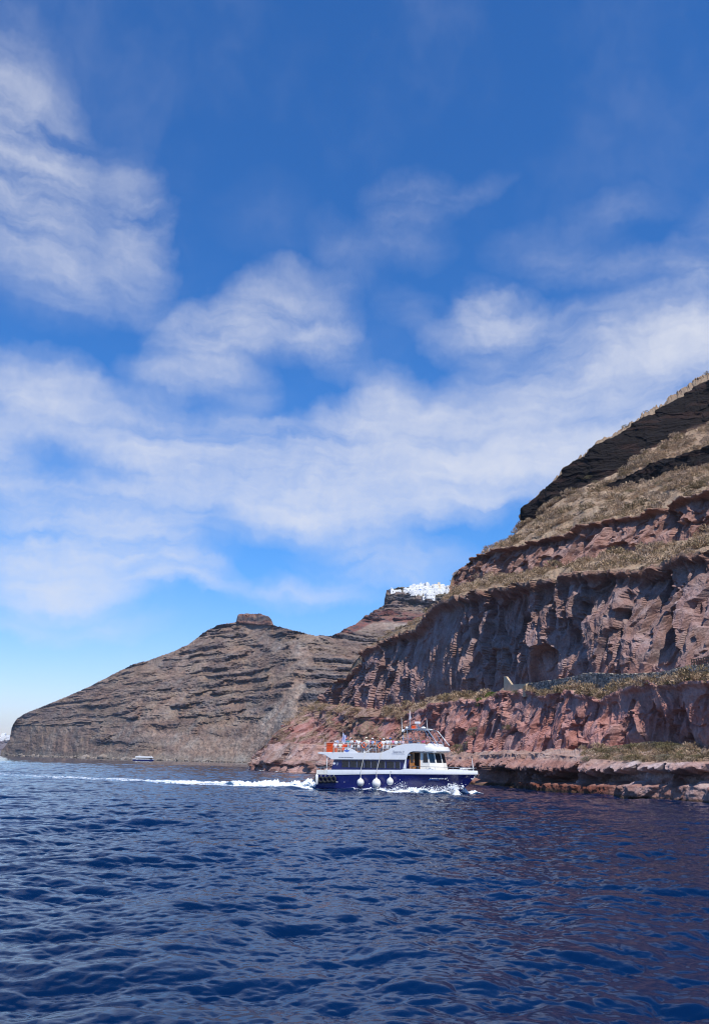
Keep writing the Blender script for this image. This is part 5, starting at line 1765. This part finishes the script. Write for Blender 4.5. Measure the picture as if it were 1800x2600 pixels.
MB().box(12.15, 12.35, -1.95, -1.7, 7.05, 7.4).build('floodlight', M_black, boat, bevel=.02)
MB().prism([(15.75, 6.95), (16.25, 6.75), (16.35, 6.95), (15.9, 7.35)], -1.8, -1.7).build('side_lamp', M_black, boat)
MB().tube([(12.15, -1.72, 7.3), (12.05, -1.72, 9.30)], [.045, .02], 6).build('antenna', M_wtube, boat)
MB().tube([(15.7, -1.72, 7.6), (15.55, -1.72, 9.05)], [.045, .02], 6).build('antenna', M_wtube, boat)
MB().tube([(12.55, 0, 7.8), (12.45, 0, 10.3)], [.05, .02], 6).build('mast', M_steel, boat)
# drooping pennant
vs_ = []
for i in range(9):
    t_ = i / 8
    w_ = .06 + .36 * t_
    for j in range(5):
        vs_.append((12.47 - .03 + (j / 4) * w_ - .10 * t_, .05 * math.sin(j * 2.2 + t_ * 3), 10.15 - t_ * 1.15 + .04 * j * t_))
mb = MB().add(vs_, [(i * 5 + j, i * 5 + j + 1, (i + 1) * 5 + j + 1, (i + 1) * 5 + j) for i in range(8) for j in range(4)])
mb.build('pennant', M_pinkfl, boat, smooth=True)
# blue and white striped ensign hanging from its staff at the stern
MB().tube([(2.75, 0, 4.6), (2.62, 0, 7.45)], [.04, .02], 6).build('flag_staff', M_wtube, boat)
vs_, fs_, ms_ = [], [], []
for i in range(19):
    t_ = i / 18
    for j in range(9):
        u_ = j / 8
        fx_ = u_ * (.62 - .14 * t_)
        vs_.append((2.62 + fx_ * .85 - .2 * t_ * (1 - u_), .12 * math.sin(u_ * 9 + t_), 7.30 - t_ * 1.0 - u_ * .42))
for i in range(18):
    for j in range(8):
        fs_.append((i * 9 + j, i * 9 + j + 1, (i + 1) * 9 + j + 1, (i + 1) * 9 + j))
        stripe = (j % 2 == 0)
        canton = j < 3 and i < 8
        cross = canton and (j == 1 or i in (3, 4))
        ms_.append((0 if not cross else 1) if canton else (0 if stripe else 1))
mb = MB()
mb.v, mb.f, mb.m = vs_, fs_, ms_
mb.build('ensign', [M_flagb, M_flagw], boat, smooth=True)

# ---- things carried by the boat
BM = Matrix.Translation((float(BO[0]), float(BO[1]), 0)) @ Matrix.Rotation(BH, 4, 'Z')


def onboat(o, x_, y_, z_, rz=0.0):
    p = BM @ Vector((x_, y_, z_))
    o.location = p
    o.rotation_euler = (0, 0, BH + rz)
    return o


for (x_, z_, r_, zt, xt, lab) in ((6.95, 1.02, .47, 5.0, 7.25, 'white ball fender nearest the stern, hung on a long white rope'), (9.25, .98, .57, 5.0, 9.65, 'largest white ball fender, the middle one of three on the hull'), (11.1, 1.25, .44, 2.5, 11.1, 'white ball fender nearest the bow, hung close under the white bulwark')):
    o = empty('ball_fender')
    onboat(o, x_, -2.66 - r_ * .9, z_)
    tag(o, lab, 'fender', 'ball fenders on the near boat')
    MB().lathe([(.01, -r_), (r_ * .4, -r_ * .92), (r_ * .75, -r_ * .68), (r_ * .97, -r_ * .25), (r_ * .99, .1 * r_), (r_ * .86, r_ * .55), (r_ * .55, r_ * .88), (.12, r_ * 1.05), (.09, r_ * 1.25), (.01, r_ * 1.25)], n=24).build('ball', M_fend, o, smooth=True)
    MB().tube([(0, 0, r_ * 1.2), (0, .03, 2.55 - z_), ((xt - x_), .55 * r_ + .35, zt - z_)], .034, 6).build('rope', M_rope, o)
tl = ['tyre fender hanging at the stern corner, leftmost of the row', 'tyre fender just right of the white cylinder fender', 'third tyre fender from the stern corner', 'fourth tyre fender from the stern corner', 'tyre fender farthest from the stern, end of the row']
for i, (x_, z_, y_) in enumerate(((-.12, 1.20, -2.2), (.95, 1.20, -2.72), (1.58, 1.20, -2.74), (2.20, 1.26, -2.76), (2.85, 1.30, -2.76))):
    o = empty('tyre_fender')
    onboat(o, x_, y_, z_, -R(90) if i == 0 else 0)
    tag(o, lab := 'black ' + tl[i], 'tyre', 'tyre fenders at the stern')
    mb = MB().torus((0, 0, 0), .30, .135, 'Y', 26, 10)
    mb.build('tyre', M_rub, o, smooth=True)
    MB().tube([(0, 0, .28), (0, .06, .72)], .025, 6).build('rope', M_rope, o)
o = empty('cylinder_fender')
onboat(o, .42, -2.95, .55)
tag(o, 'white cylinder fender hanging upright over the tyres at the stern', 'fender')
MB().lathe([(.01, 0), (.12, .02), (.19, .12), (.19, 1.15), (.12, 1.28), (.05, 1.32), (.01, 1.33)], n=16).build('tube', M_fend, o, smooth=True)
MB().tube([(0, 0, 1.3), (0, .3, 1.65)], .03, 6).build('rope', M_rope, o)
for x_, lab in ((7.05, 'orange and white lifebuoy on the top rail, nearer the stern'), (9.35, 'orange lifebuoy on the top rail, nearer the bow')):
    o = empty('lifebuoy')
    onboat(o, x_, -2.47, 5.66)
    tag(o, lab, 'lifebuoy', 'lifebuoys on the top rail')
    MB().torus((0, 0, 0), .30, .075, 'Y', 28, 10).build('ring', M_orange2, o, smooth=True)
    mb = MB()
    for k in range(4):
        a_ = math.pi / 4 + k * math.pi / 2
        mb.torus((.30 * math.cos(a_), 0, .30 * math.sin(a_)), .001, .081, 'Y', 8, 10)
    mb.build('band', M_flagw, o, smooth=True)
# orange lockers on the stern of the top deck
o = empty('orange_locker')
onboat(o, 1.75, -1.6, 4.60)
tag(o, 'orange life jacket locker at the stern end of the top deck', 'locker')
MB().box(-.40, .40, -.6, .9, 0, 1.28).build('body', M_orange, o, bevel=.03)
MB().box(-.43, .43, -.63, .93, 1.28, 1.36).build('lid', M_orange, o, bevel=.02)
for z_ in (.35, .70, 1.02):
    MB().box(-.36, .36, -.63, -.6, z_, z_ + .05).build('batten', M_orange2, o)
o = empty('orange_bench')
onboat(o, 3.0, -.3, 4.60)
tag(o, 'orange backed seat beside the orange locker', 'seat')
MB().box(-.6, 1.0, -.25, .25, .40, .46).build('seat', M_orange, o, bevel=.02)
MB().box(-.6, 1.0, .27, .33, .50, 1.25).build('backrest', M_orange, o, bevel=.02)
for x_ in (-.5, .9):
    MB().box(x_ - .03, x_ + .03, -.2, .2, 0, .40).build('leg', M_steel, o)

# ------------------------------------------------------------------ people
def skin_mesh(verts, edges_, radii, sub=1, name='body'):
    me_ = bpy.data.meshes.new(name)
    me_.from_pydata(verts, edges_, [])
    o = bpy.data.objects.new(name, me_)
    COL.objects.link(o)
    md = o.modifiers.new('s', 'SKIN')
    md.use_smooth_shade = True
    lay_ = me_.skin_vertices[0].data if me_.skin_vertices else None
    if lay_ is None:
        bm = bmesh.new()
        bm.from_mesh(me_)
        bm.verts.layers.skin.verify()
        bm.to_mesh(me_)
        bm.free()
        lay_ = me_.skin_vertices[0].data
    for i, r_ in enumerate(radii):
        lay_[i].radius = (r_, r_) if not isinstance(r_, tuple) else r_
        lay_[i].use_root = (i == 0)
    if sub:
        sb = o.modifiers.new('u', 'SUBSURF')
        sb.levels = sub
        sb.render_levels = sub
    dg = bpy.context.evaluated_depsgraph_get()
    out_ = bpy.data.meshes.new_from_object(o.evaluated_get(dg))
    bpy.data.objects.remove(o)
    out_.polygons.foreach_set('use_smooth', [True] * len(out_.polygons))
    return out_


def join(meshes, name):
    vs_, fs_ = [], []
    for m_ in meshes:
        b_ = len(vs_)
        vs_ += [v.co[:] for v in m_.vertices]
        fs_ += [tuple(b_ + i for i in p.vertices) for p in m_.polygons]
    me_ = bpy.data.meshes.new(name)
    me_.from_pydata(vs_, [], fs_)
    me_.polygons.foreach_set('use_smooth', [True] * len(fs_))
    return me_


def make_pose(kind):
    """the figure faces -Y; returns meshes for body, shirt, trousers, hair, cap"""
    sit = kind == 'sit'
    hp = .50 if sit else .94
    J = {'pel': (0, 0, hp), 'wst': (0, 0, hp + .14), 'chs': (0, .01, hp + .36), 'nck': (0, .0, hp + .52), 'hd0': (0, -.01, hp + .60), 'hd1': (0, -.025, hp + .70), 'hd2': (0, -.01, hp + .78)}
    vs_, es_, rd = [], [], []
    def add(p, r_, par=None):
        vs_.append(tuple(p))
        rd.append(r_)
        if par is not None:
            es_.append((par, len(vs_) - 1))
        return len(vs_) - 1
    pel = add(J['pel'], (.135, .10))
    wst = add(J['wst'], (.125, .09), pel)
    chs = add(J['chs'], (.15, .10), wst)
    nck = add(J['nck'], .055, chs)
    h0 = add(J['hd0'], .072, nck)
    h1 = add(J['hd1'], (.078, .095), h0)
    add(J['hd2'], (.055, .065), h1)
    limbs = {}
    for s_ in (-1, 1):
        sh_ = Vector((s_ * .19, .01, hp + .44))
        if kind == 'stand':
            el, wr = Vector((s_ * .25, .03, hp + .16)), Vector((s_ * .24, -.07, hp - .07))
        elif kind == 'lean':
            el, wr = Vector((s_ * .27, -.10, hp + .22)), Vector((s_ * .20, -.36, hp + .16))
        elif kind == 'raise':
            el, wr = (Vector((s_ * .30, -.08, hp + .50)), Vector((s_ * .18, -.20, hp + .70))) if s_ > 0 else (Vector((s_ * .25, -.05, hp + .18)), Vector((s_ * .16, -.26, hp + .20)))
        else:
            el, wr = Vector((s_ * .26, -.05, hp + .18)), Vector((s_ * .15, -.28, hp + .12))
        a = add(sh_, .058, chs)
        b = add(el, .042, a)
        c = add(wr, .028, b)
        d = (wr - el).normalized()
        limbs[s_] = (sh_, el, wr, d)
        if sit:
            kn, an = Vector((s_ * .13, -.44, hp + .02)), Vector((s_ * .13, -.46, .08))
        else:
            kn, an = Vector((s_ * .11, -.02, .50)), Vector((s_ * .11, .02, .08))
        hi_ = add((s_ * .10, -.02 if sit else 0, hp - .04), .085, pel)
        k_ = add(kn, .060, hi_)
        a_ = add(an, .038, k_)
        add(an + Vector((0, -.15, -.05)), .035, a_)
        limbs[(s_, 'leg')] = (kn, an)
    parts_ = [skin_mesh(vs_, es_, rd, 1)]
    # hands: palm and five bent fingers of unequal length
    for s_ in (-1, 1):
        sh_, el, wr, d = limbs[s_]
        side = Vector((0, -1, 0)) if abs(d.y) < .7 else Vector((-s_, 0, 0))
        side = (side - d * side.dot(d)).normalized()
        nrm = d.cross(side)
        hv, he, hr = [], [], []
        def ha(p, r_, par=None):
            hv.append(tuple(p))
            hr.append(r_)
            if par is not None:
                he.append((par, len(hv) - 1))
            return len(hv) - 1
        w0 = ha(wr - d * .01, .024)
        pm = ha(wr + d * .045, (.034, .017), w0)
        for f_, (of, ln) in enumerate(((-.030, .066), (-.010, .078), (.010, .073), (.029, .056))):
            kx = ha(wr + d * .085 - side * of, .0095, pm)
            k2 = ha(Vector(hv[kx]) + d * ln * .55 + nrm * .012, .0085, kx)
            ha(Vector(hv[k2]) + d * ln * .35 + nrm * .030, .0075, k2)
        t1 = ha(wr + d * .035 + side * .038, .011, pm)
        ha(Vector(hv[t1]) + d * .045 + side * .018 + nrm * .01, .009, t1)
        parts_.append(skin_mesh(hv, he, hr, 1))
    # face: nose, ears
    mb_ = MB()
    hc = Vector((0, -.025, hp + .69))
    mb_.add([hc + Vector(v) for v in ((-.014, -.088, -.01), (.014, -.088, -.01), (0, -.118, -.012), (0, -.092, .03))], [(0, 1, 2), (0, 2, 3), (1, 3, 2), (0, 3, 1)])
    for s_ in (-1, 1):
        mb_.sphere(tuple(hc + Vector((s_ * .078, .01, .0))), .024, 8, sc=(.4, .7, 1.1))
    face = mb_.mesh('f', [])
    body = join(parts_ + [face], 'body')
    # dark features
    mb_ = MB()
    for s_ in (-1, 1):
        mb_.sphere(tuple(hc + Vector((s_ * .032, -.088, .018))), .011, 8, sc=(1.2, .6, .8))
    mb_.box(hc.x - .024, hc.x + .024, hc.y - .094, hc.y - .084, hc.z - .046, hc.z - .038)
    feat = mb_.mesh('face', [])
    # shirt
    vs_, es_, rd = [], [], []
    pel = add((0, 0, hp + .02), (.148, .115))
    wst = add(J['wst'], (.142, .108), pel)
    chs = add(J['chs'], (.168, .12), wst)
    add((0, 0, hp + .475), .078, chs)
    for s_ in (-1, 1):
        sh_, el, wr, d = limbs[s_]
        a = add(sh_, .078, chs)
        add(sh_.lerp(el, .78), .064, a)
    shirt = skin_mesh(vs_, es_, rd, 1)
    vs_, es_, rd = [], [], []
    pel = add((0, 0, hp), (.150, .118))
    add((0, 0, hp + .06), (.145, .112), pel)
    for s_ in (-1, 1):
        kn, an = limbs[(s_, 'leg')]
        hi_ = add((s_ * .10, -.02 if sit else 0, hp - .04), .100, pel)
        k_ = add(kn, .078, hi_)
    trou = skin_mesh(vs_, es_, rd, 1)
    vs_, es_, rd = [], [], []
    for s_ in (-1, 1):
        kn, an = limbs[(s_, 'leg')]
    mb_ = MB()
    for s_ in (-1, 1):
        kn, an = limbs[(s_, 'leg')]
        mb_.sphere((an.x, an.y - .07, .045), .09, 10, sc=(.55, 1.45, .5))
    shoes = mb_.mesh('shoes', [])
    hair = MB().sphere((0, .008, hp + .725), .108, 14, sc=(.93, 1.08, .92)).mesh('hair', [])
    # hair must leave the face free
    hair2 = MB()
    n = 14
    for i in range(n):
        pass
    me_ = hair
    for v in me_.vertices:
        if v.co.y < -.045 and v.co.z < hp + .745:
            v.co.y = -.045 + (v.co.y + .045) * .05
        if v.co.z < hp + .66:
            v.co.y = max(v.co.y, .0)
    me_.polygons.foreach_set('use_smooth', [True] * len(me_.polygons))
    cap_ = MB().sphere((0, -.01, hp + .755), .115, 14, sc=(.95, 1.08, .78))
    cap_.lathe([(.105, 0), (.16, -.012), (.165, -.02), (.105, -.01)], (0, -.035, hp + .752), 18)
    capm = cap_.mesh('cap', [])
    capm.polygons.foreach_set('use_smooth', [True] * len(capm.polygons))
    return dict(body=body, face=feat, shirt=shirt, trousers=trou, shoes=shoes, hair=hair, cap=capm)


POSES = {k: make_pose(k) for k in ('stand', 'lean', 'raise', 'sit')}
for d_ in POSES.values():
    for m_ in d_.values():
        m_.materials.clear()
        m_.materials.append(None)
matcache = {}


def cloth(c):
    k = tuple(round(v, 3) for v in c)
    if k not in matcache:
        matcache[k] = simple_mat('cloth', k, .85, var=.1, scale=8)
    return matcache[k]


SKIN = [(.42, .24, .165), (.50, .30, .21), (.34, .19, .13)]
cwhite, ccream, cblack, cnavy, cblue = (.78, .78, .78), (.75, .70, .52), (.03, .03, .035), (.03, .05, .14), (.10, .30, .50)
cred, cpink, cteal, cgrey, corange, clb = (.60, .09, .06), (.80, .14, .28), (.14, .42, .42), (.22, .25, .33), (.75, .20, .05), (.35, .45, .65)
hdark, hbrown, hblond = (.02, .016, .014), (.10, .05, .025), (.35, .24, .12)


def person(x_, y_, z_, rz, pose, shirt, trou, hair, capc=None, label='', s_=1.0, skin=0):
    t_ = empty('person')
    onboat(t_, x_, y_, z_, rz)
    t_.scale = (s_, s_, s_)
    tag(t_, label, 'person', 'passengers on the top deck')
    P_ = POSES[pose]
    for nm, col_ in (('body', SKIN[skin]), ('face', (.05, .02, .02)), ('shirt', shirt), ('trousers', trou), ('shoes', (.25, .2, .18)), ('hair', hair)) + ((('cap', capc),) if capc else ()):
        o = bpy.data.objects.new({'face': 'face_features'}.get(nm, nm), P_[nm])
        link(o, t_)
        o.material_slots[0].link = 'OBJECT'
        o.material_slots[0].material = cloth(col_)
    return t_


def XP(cx, y_):
    return float(np.interp(cx, [230, 300, 600, 984, 1240], [2.35, 3.48, 8.27, 14.18, 17.94])) - .47 * (y_ + 2.5)


D = 4.70
ppl = [
    (238, 1.2, 'sit', cred, cblack, hbrown, None, 'person in a dark red top behind the orange locker'),
    (257, -1.9, 'sit', cwhite, cred, hdark, cwhite, 'person in a white top and broad white sun hat, farthest left'),
    (302, -1.2, 'sit', ccream, cnavy, hdark, None, 'dark haired person in cream beside the orange seat'),
    (352, .4, 'stand', cblue, cnavy, hblond, (.80, .25, .20), 'person in blue with a pinkish red hat right of the striped flag'),
    (378, -.6, 'raise', cteal, cgrey, hbrown, None, 'person in teal raising one arm near the white fin'),
    (409, -1.9, 'lean', cwhite, cwhite, hdark, None, 'dark haired person in a white shirt leaning just right of the white fin'),
    (455, -1.9, 'stand', cwhite, cblack, hdark, None, 'tall dark haired person in white with black trousers left of the first lifebuoy'),
    (470, .4, 'stand', cwhite, cwhite, hdark, None, 'person in all white behind the tall one in black trousers'),
    (516, -1.0, 'sit', cgrey, cnavy, hdark, None, 'person in grey seated behind the first lifebuoy'),
    (545, -1.8, 'stand', ccream, cgrey, hblond, ccream, 'person in cream with a cream sun hat right of the first lifebuoy'),
    (575, 1.0, 'stand', cpink, cnavy, hbrown, None, 'person in pink standing far side between the lifebuoys'),
    (602, -1.9, 'stand', clb, cblack, hdark, cwhite, 'tall person in a light blue shirt, black shorts and white cap'),
    (638, .2, 'stand', cgrey, cblack, hbrown, None, 'brown haired person in grey left of the second lifebuoy'),
    (660, -.6, 'stand', cnavy, cblack, hdark, None, 'person in dark navy behind the second lifebuoy'),
    (686, .8, 'raise', corange, cnavy, hbrown, None, 'person in orange with one hand raised beside the second lifebuoy'),
    (706, -1.6, 'lean', cwhite, cwhite, hdark, cwhite, 'person in white with a white cap right of the second lifebuoy'),
    (724, .9, 'stand', cred, cnavy, hdark, None, 'person in red standing between two people in white'),
    (741, -1.8, 'stand', cwhite, cwhite, hblond, (.82, .45, .36), 'person in white with a salmon pink hat'),
    (769, -1.7, 'stand', cwhite, ccream, hbrown, (.08, .20, .55), 'person in white with a blue cap at the rail'),
    (803, -.4, 'stand', cpink, cnavy, hbrown, None, 'brown haired person in pink right of the blue cap'),
    (832, -1.6, 'stand', cgrey, cnavy, hdark, None, 'person in a slate grey shirt where the white side starts to rise'),
    (856, .6, 'stand', clb, cnavy, hbrown, None, 'person in pale blue behind the one in slate grey'),
    (880, -1.4, 'lean', (.75, .5, .5), cnavy, hdark, None, 'person in pale pink next to the rear legs of the arch'),
    (960, .5, 'stand', cgrey, cnavy, hdark, cwhite, 'person with a white cap under the arch'),
    (1009, .9, 'sit', cblack, cblack, hbrown, None, 'brown haired person in black under the arch'),
    (1030, -.5, 'sit', cgrey, cblack, hdark, None, 'dark haired person in grey seated left of the one in bright pink'),
    (1073, -1.7, 'lean', cpink, cnavy, hbrown, None, 'woman in a bright pink top leaning on the coaming under the arch'),
    (1160, .2, 'sit', cnavy, cblack, hdark, None, 'dark clothed person at the helm beneath the front of the arch'),
    (270, .6, 'stand', clb, cnavy, hbrown, None, 'person in light blue behind the broad white sun hat'),
    (325, 1.5, 'stand', cwhite, cnavy, hdark, None, 'person in white on the far side left of the striped flag'),
    (395, .8, 'stand', cnavy, cblack, hdark, cwhite, 'person in navy with a white cap behind the raised arm'),
    (440, -.8, 'stand', cred, cblack, hdark, None, 'person in dark red between the white shirts near the fin'),
    (505, .5, 'stand', cblack, cblack, hdark, None, 'person all in black left of the first lifebuoy'),
    (560, .3, 'stand', cwhite, cnavy, hdark, None, 'person in white behind the cream sun hat'),
    (590, .2, 'stand', cred, cblack, hdark, None, 'person in red behind the tall white cap'),
    (648, 1.2, 'stand', cwhite, cblack, hblond, None, 'fair haired person in white behind the second lifebuoy'),
    (698, .4, 'stand', cblack, cblack, hdark, None, 'person in black between orange and white tops'),
    (715, 1.8, 'stand', cpink, cnavy, hbrown, cwhite, 'person in pink with a white cap on the far side'),
    (778, .2, 'stand', cred, cnavy, hdark, None, 'person in red behind the blue cap'),
    (843, .2, 'stand', cblack, cblack, hdark, None, 'person in black between slate grey and pale blue tops'),
    (428, 1.3, 'stand', ccream, cnavy, hbrown, None, 'person in cream on the far side behind the fin'),
    (490, 1.6, 'stand', cred, cnavy, hdark, None, 'person in red on the far side left of the first lifebuoy'),
    (530, 1.7, 'stand', cwhite, cgrey, hblond, None, 'fair haired person in white on the far side behind the first lifebuoy'),
    (620, 1.6, 'stand', corange, cnavy, hdark, None, 'person in orange on the far side between the lifebuoys'),
    (672, 1.9, 'stand', cwhite, cnavy, hbrown, (.55, .10, .06), 'person in white with a red cap behind the second lifebuoy'),
    (755, .6, 'stand', (.75, .5, .5), cnavy, hdark, None, 'person in pale pink between the salmon hat and the blue cap'),
    (788, 1.2, 'stand', cwhite, cnavy, hdark, None, 'dark haired person in white on the far side right of the blue cap'),
    (818, -1.9, 'stand', cwhite, cgrey, hdark, None, 'person in white at the rail where the white side starts'),
]
for i, (cx_, y_, pose, sh_, tr_, hr_, cp_, lab) in enumerate(ppl):
    x_ = XP(cx_, y_)
    z_ = D + (.04 if pose != 'sit' else 0)
    if pose == 'sit':
        z_ = D + (.42 if cx_ > 950 else .30 if cx_ > 320 else .05)
    person(x_, y_, z_, rng.uniform(-.9, .9) if y_ < 0 else rng.uniform(-1.6, 1.6), pose, sh_, tr_, hr_, cp_, lab, rng.uniform(1.03, 1.12), i % 3)

# ------------------------------------------------------------------ spray thrown by the near boat
ico = bmesh.new()
bmesh.ops.create_icosphere(ico, subdivisions=1, radius=1)
IV = np.array([v.co[:] for v in ico.verts])
IF = np.array([[v.index for v in f.verts] for f in ico.faces])
ico.free()
pv, pf, nb_ = [], [], 0
def drops(n, fx0, fy0, fz0, sx_, sy_, sz_, size):
    global nb_
    for i in range(n):
        p = np.array([fx0 + rng.normal() * sx_, fy0 + rng.normal() * sy_, fz0 + abs(rng.normal()) * sz_])
        w_ = BM @ Vector(p)
        s_ = size * math.exp(rng.normal() * .5)
        pv.append(IV * s_ * [1, 1, .8] + np.array(w_))
        pf.append(IF + nb_)
        nb_ += len(IV)
for k in range(46):
    u_ = k / 45
    x_ = 6.5 + 12 * u_
    y_ = -(2.5 * (1 - max(0, (x_ - 9) / 9.8) ** 2.5) + .9)
    drops(int(6 + 22 * u_), x_, y_, .15 + .25 * u_, .3, .5, .10 + .16 * u_, .030)
drops(420, 19.2, -1.6, .55, .45, .8, .22, .034)
drops(220, 18.8, -.6, .7, .3, .5, .25, .032)
drops(160, 12.6, -3.0, .6, .5, .3, .35, .019)
drops(260, -1.4, 0, .35, .8, 1.5, .18, .045)
me_ = np_mesh('spray', np.concatenate(pv), np.concatenate(pf), True, [simple_mat('spray_water', (.82, .85, .88), .6)])
tag(link(bpy.data.objects.new('spray', me_)), 'white spray thrown up along the hull and at the bow', 'spray', None, 'stuff')

# ------------------------------------------------------------------ small distant excursion boat
g1, g2 = ground(339, 1927.6), ground(391, 1931.6)
ctr = ground(365, 1932.2)
rS = float(np.hypot(ctr[0], ctr[1]))
Ls = 52 / FPX * rS * 1.0
sb_ = empty('distant_boat', (float(ctr[0]), float(ctr[1]), 0), -R(18) - math.atan2(ctr[0], ctr[1]))
tag(sb_, 'small white and navy excursion boat lying close under the far shore', 'boat')
s_ = Ls / 20.0
sb_.scale = (s_, s_, s_)
def shull(z0, z1, w0, w1, fr):
    mb = MB()
    out_ = []
    for z_, w_ in ((z0, w0), (z1, w1)):
        fwd = fr[0] if z_ == z0 else fr[1]
        for i in range(13):
            u_ = i / 12
            x_ = -9.5 + (9.5 + fwd) * u_
            out_.append((x_, -w_ * (1 - max(0, (u_ - .55) / .45) ** 2) - .02, z_))
    n_ = 13
    mb.add(out_, [(i, i + 1, n_ + i + 1, n_ + i) for i in range(12)])
    mb.add([(x_, -y_, z_) for x_, y_, z_ in out_], [(i, i + 1, n_ + i + 1, n_ + i) for i in range(12)])
    mb.add([out_[0], out_[n_], (out_[n_][0], -out_[n_][1], out_[n_][2]), (out_[0][0], -out_[0][1], out_[0][2])], [(0, 1, 2, 3)])
    top = out_[n_:] + [(x_, -y_, z_) for x_, y_, z_ in reversed(out_[n_:])]
    mb.add(top, [tuple(range(len(top)))])
    return mb
shull(-.5, 1.35, 2.0, 2.4, (8.6, 9.8)).build('hull', M_hull, sb_)
shull(1.36, 2.0, 2.42, 2.5, (9.8, 10.3)).build('bulwark', M_wh, sb_)
MB().box(-6.6, 7.2, -1.9, 1.9, 2.0, 2.9).build('cabin', M_in, sb_)
MB().prism([(-7.2, 2.9), (-7.0, 3.9), (-4.5, 4.35), (-3.0, 4.2), (7.2, 4.0), (8.6, 3.1), (8.2, 2.9)], -2.3, 2.3).build('upper_deck', M_wh, sb_)
MB().tube([(6.5, -2, 4.1), (6.5, -2, 5.0)], .06).tube([(6.5, 2, 4.1), (6.5, 2, 5.0)], .06).tube([(6.5, -2, 5.0), (9, -2, 3.4)], .05).build('rail', M_wtube, sb_)
MB().tube([(-4.2, 0, 4.3), (-3.2, 0, 5.6)], .10).build('mast', M_wtube, sb_)
for x_ in (-5.5, -4.0, -2.5, -1.0, .5, 2.0, 3.5):
    MB().box(x_ - .55, x_ + .55, -1.93, -1.90, 2.15, 2.75).build('window', M_glass, sb_)
MB().sphere((-5.2, -2.7, 1.2), .35, 12).build('fender', M_fend, sb_, smooth=True)

# ------------------------------------------------------------------ haze
hz_ = MB().box(-9500, 9500, -9500, 9500, -6, 300).build('haze', [])
mh, N = new_mat('haze_air')
N.n('ShaderNodeOutputMaterial', ins={'Volume': N.n('ShaderNodeVolumePrincipled', ins={'Color': (.62, .78, 1.0, 1), 'Density': 0.00006, 'Anisotropy': .2}).outputs[0]})
hz_.data.materials.append(mh)
tag(hz_, 'thin blue sea haze that pales the far hills', 'haze', None, 'stuff')
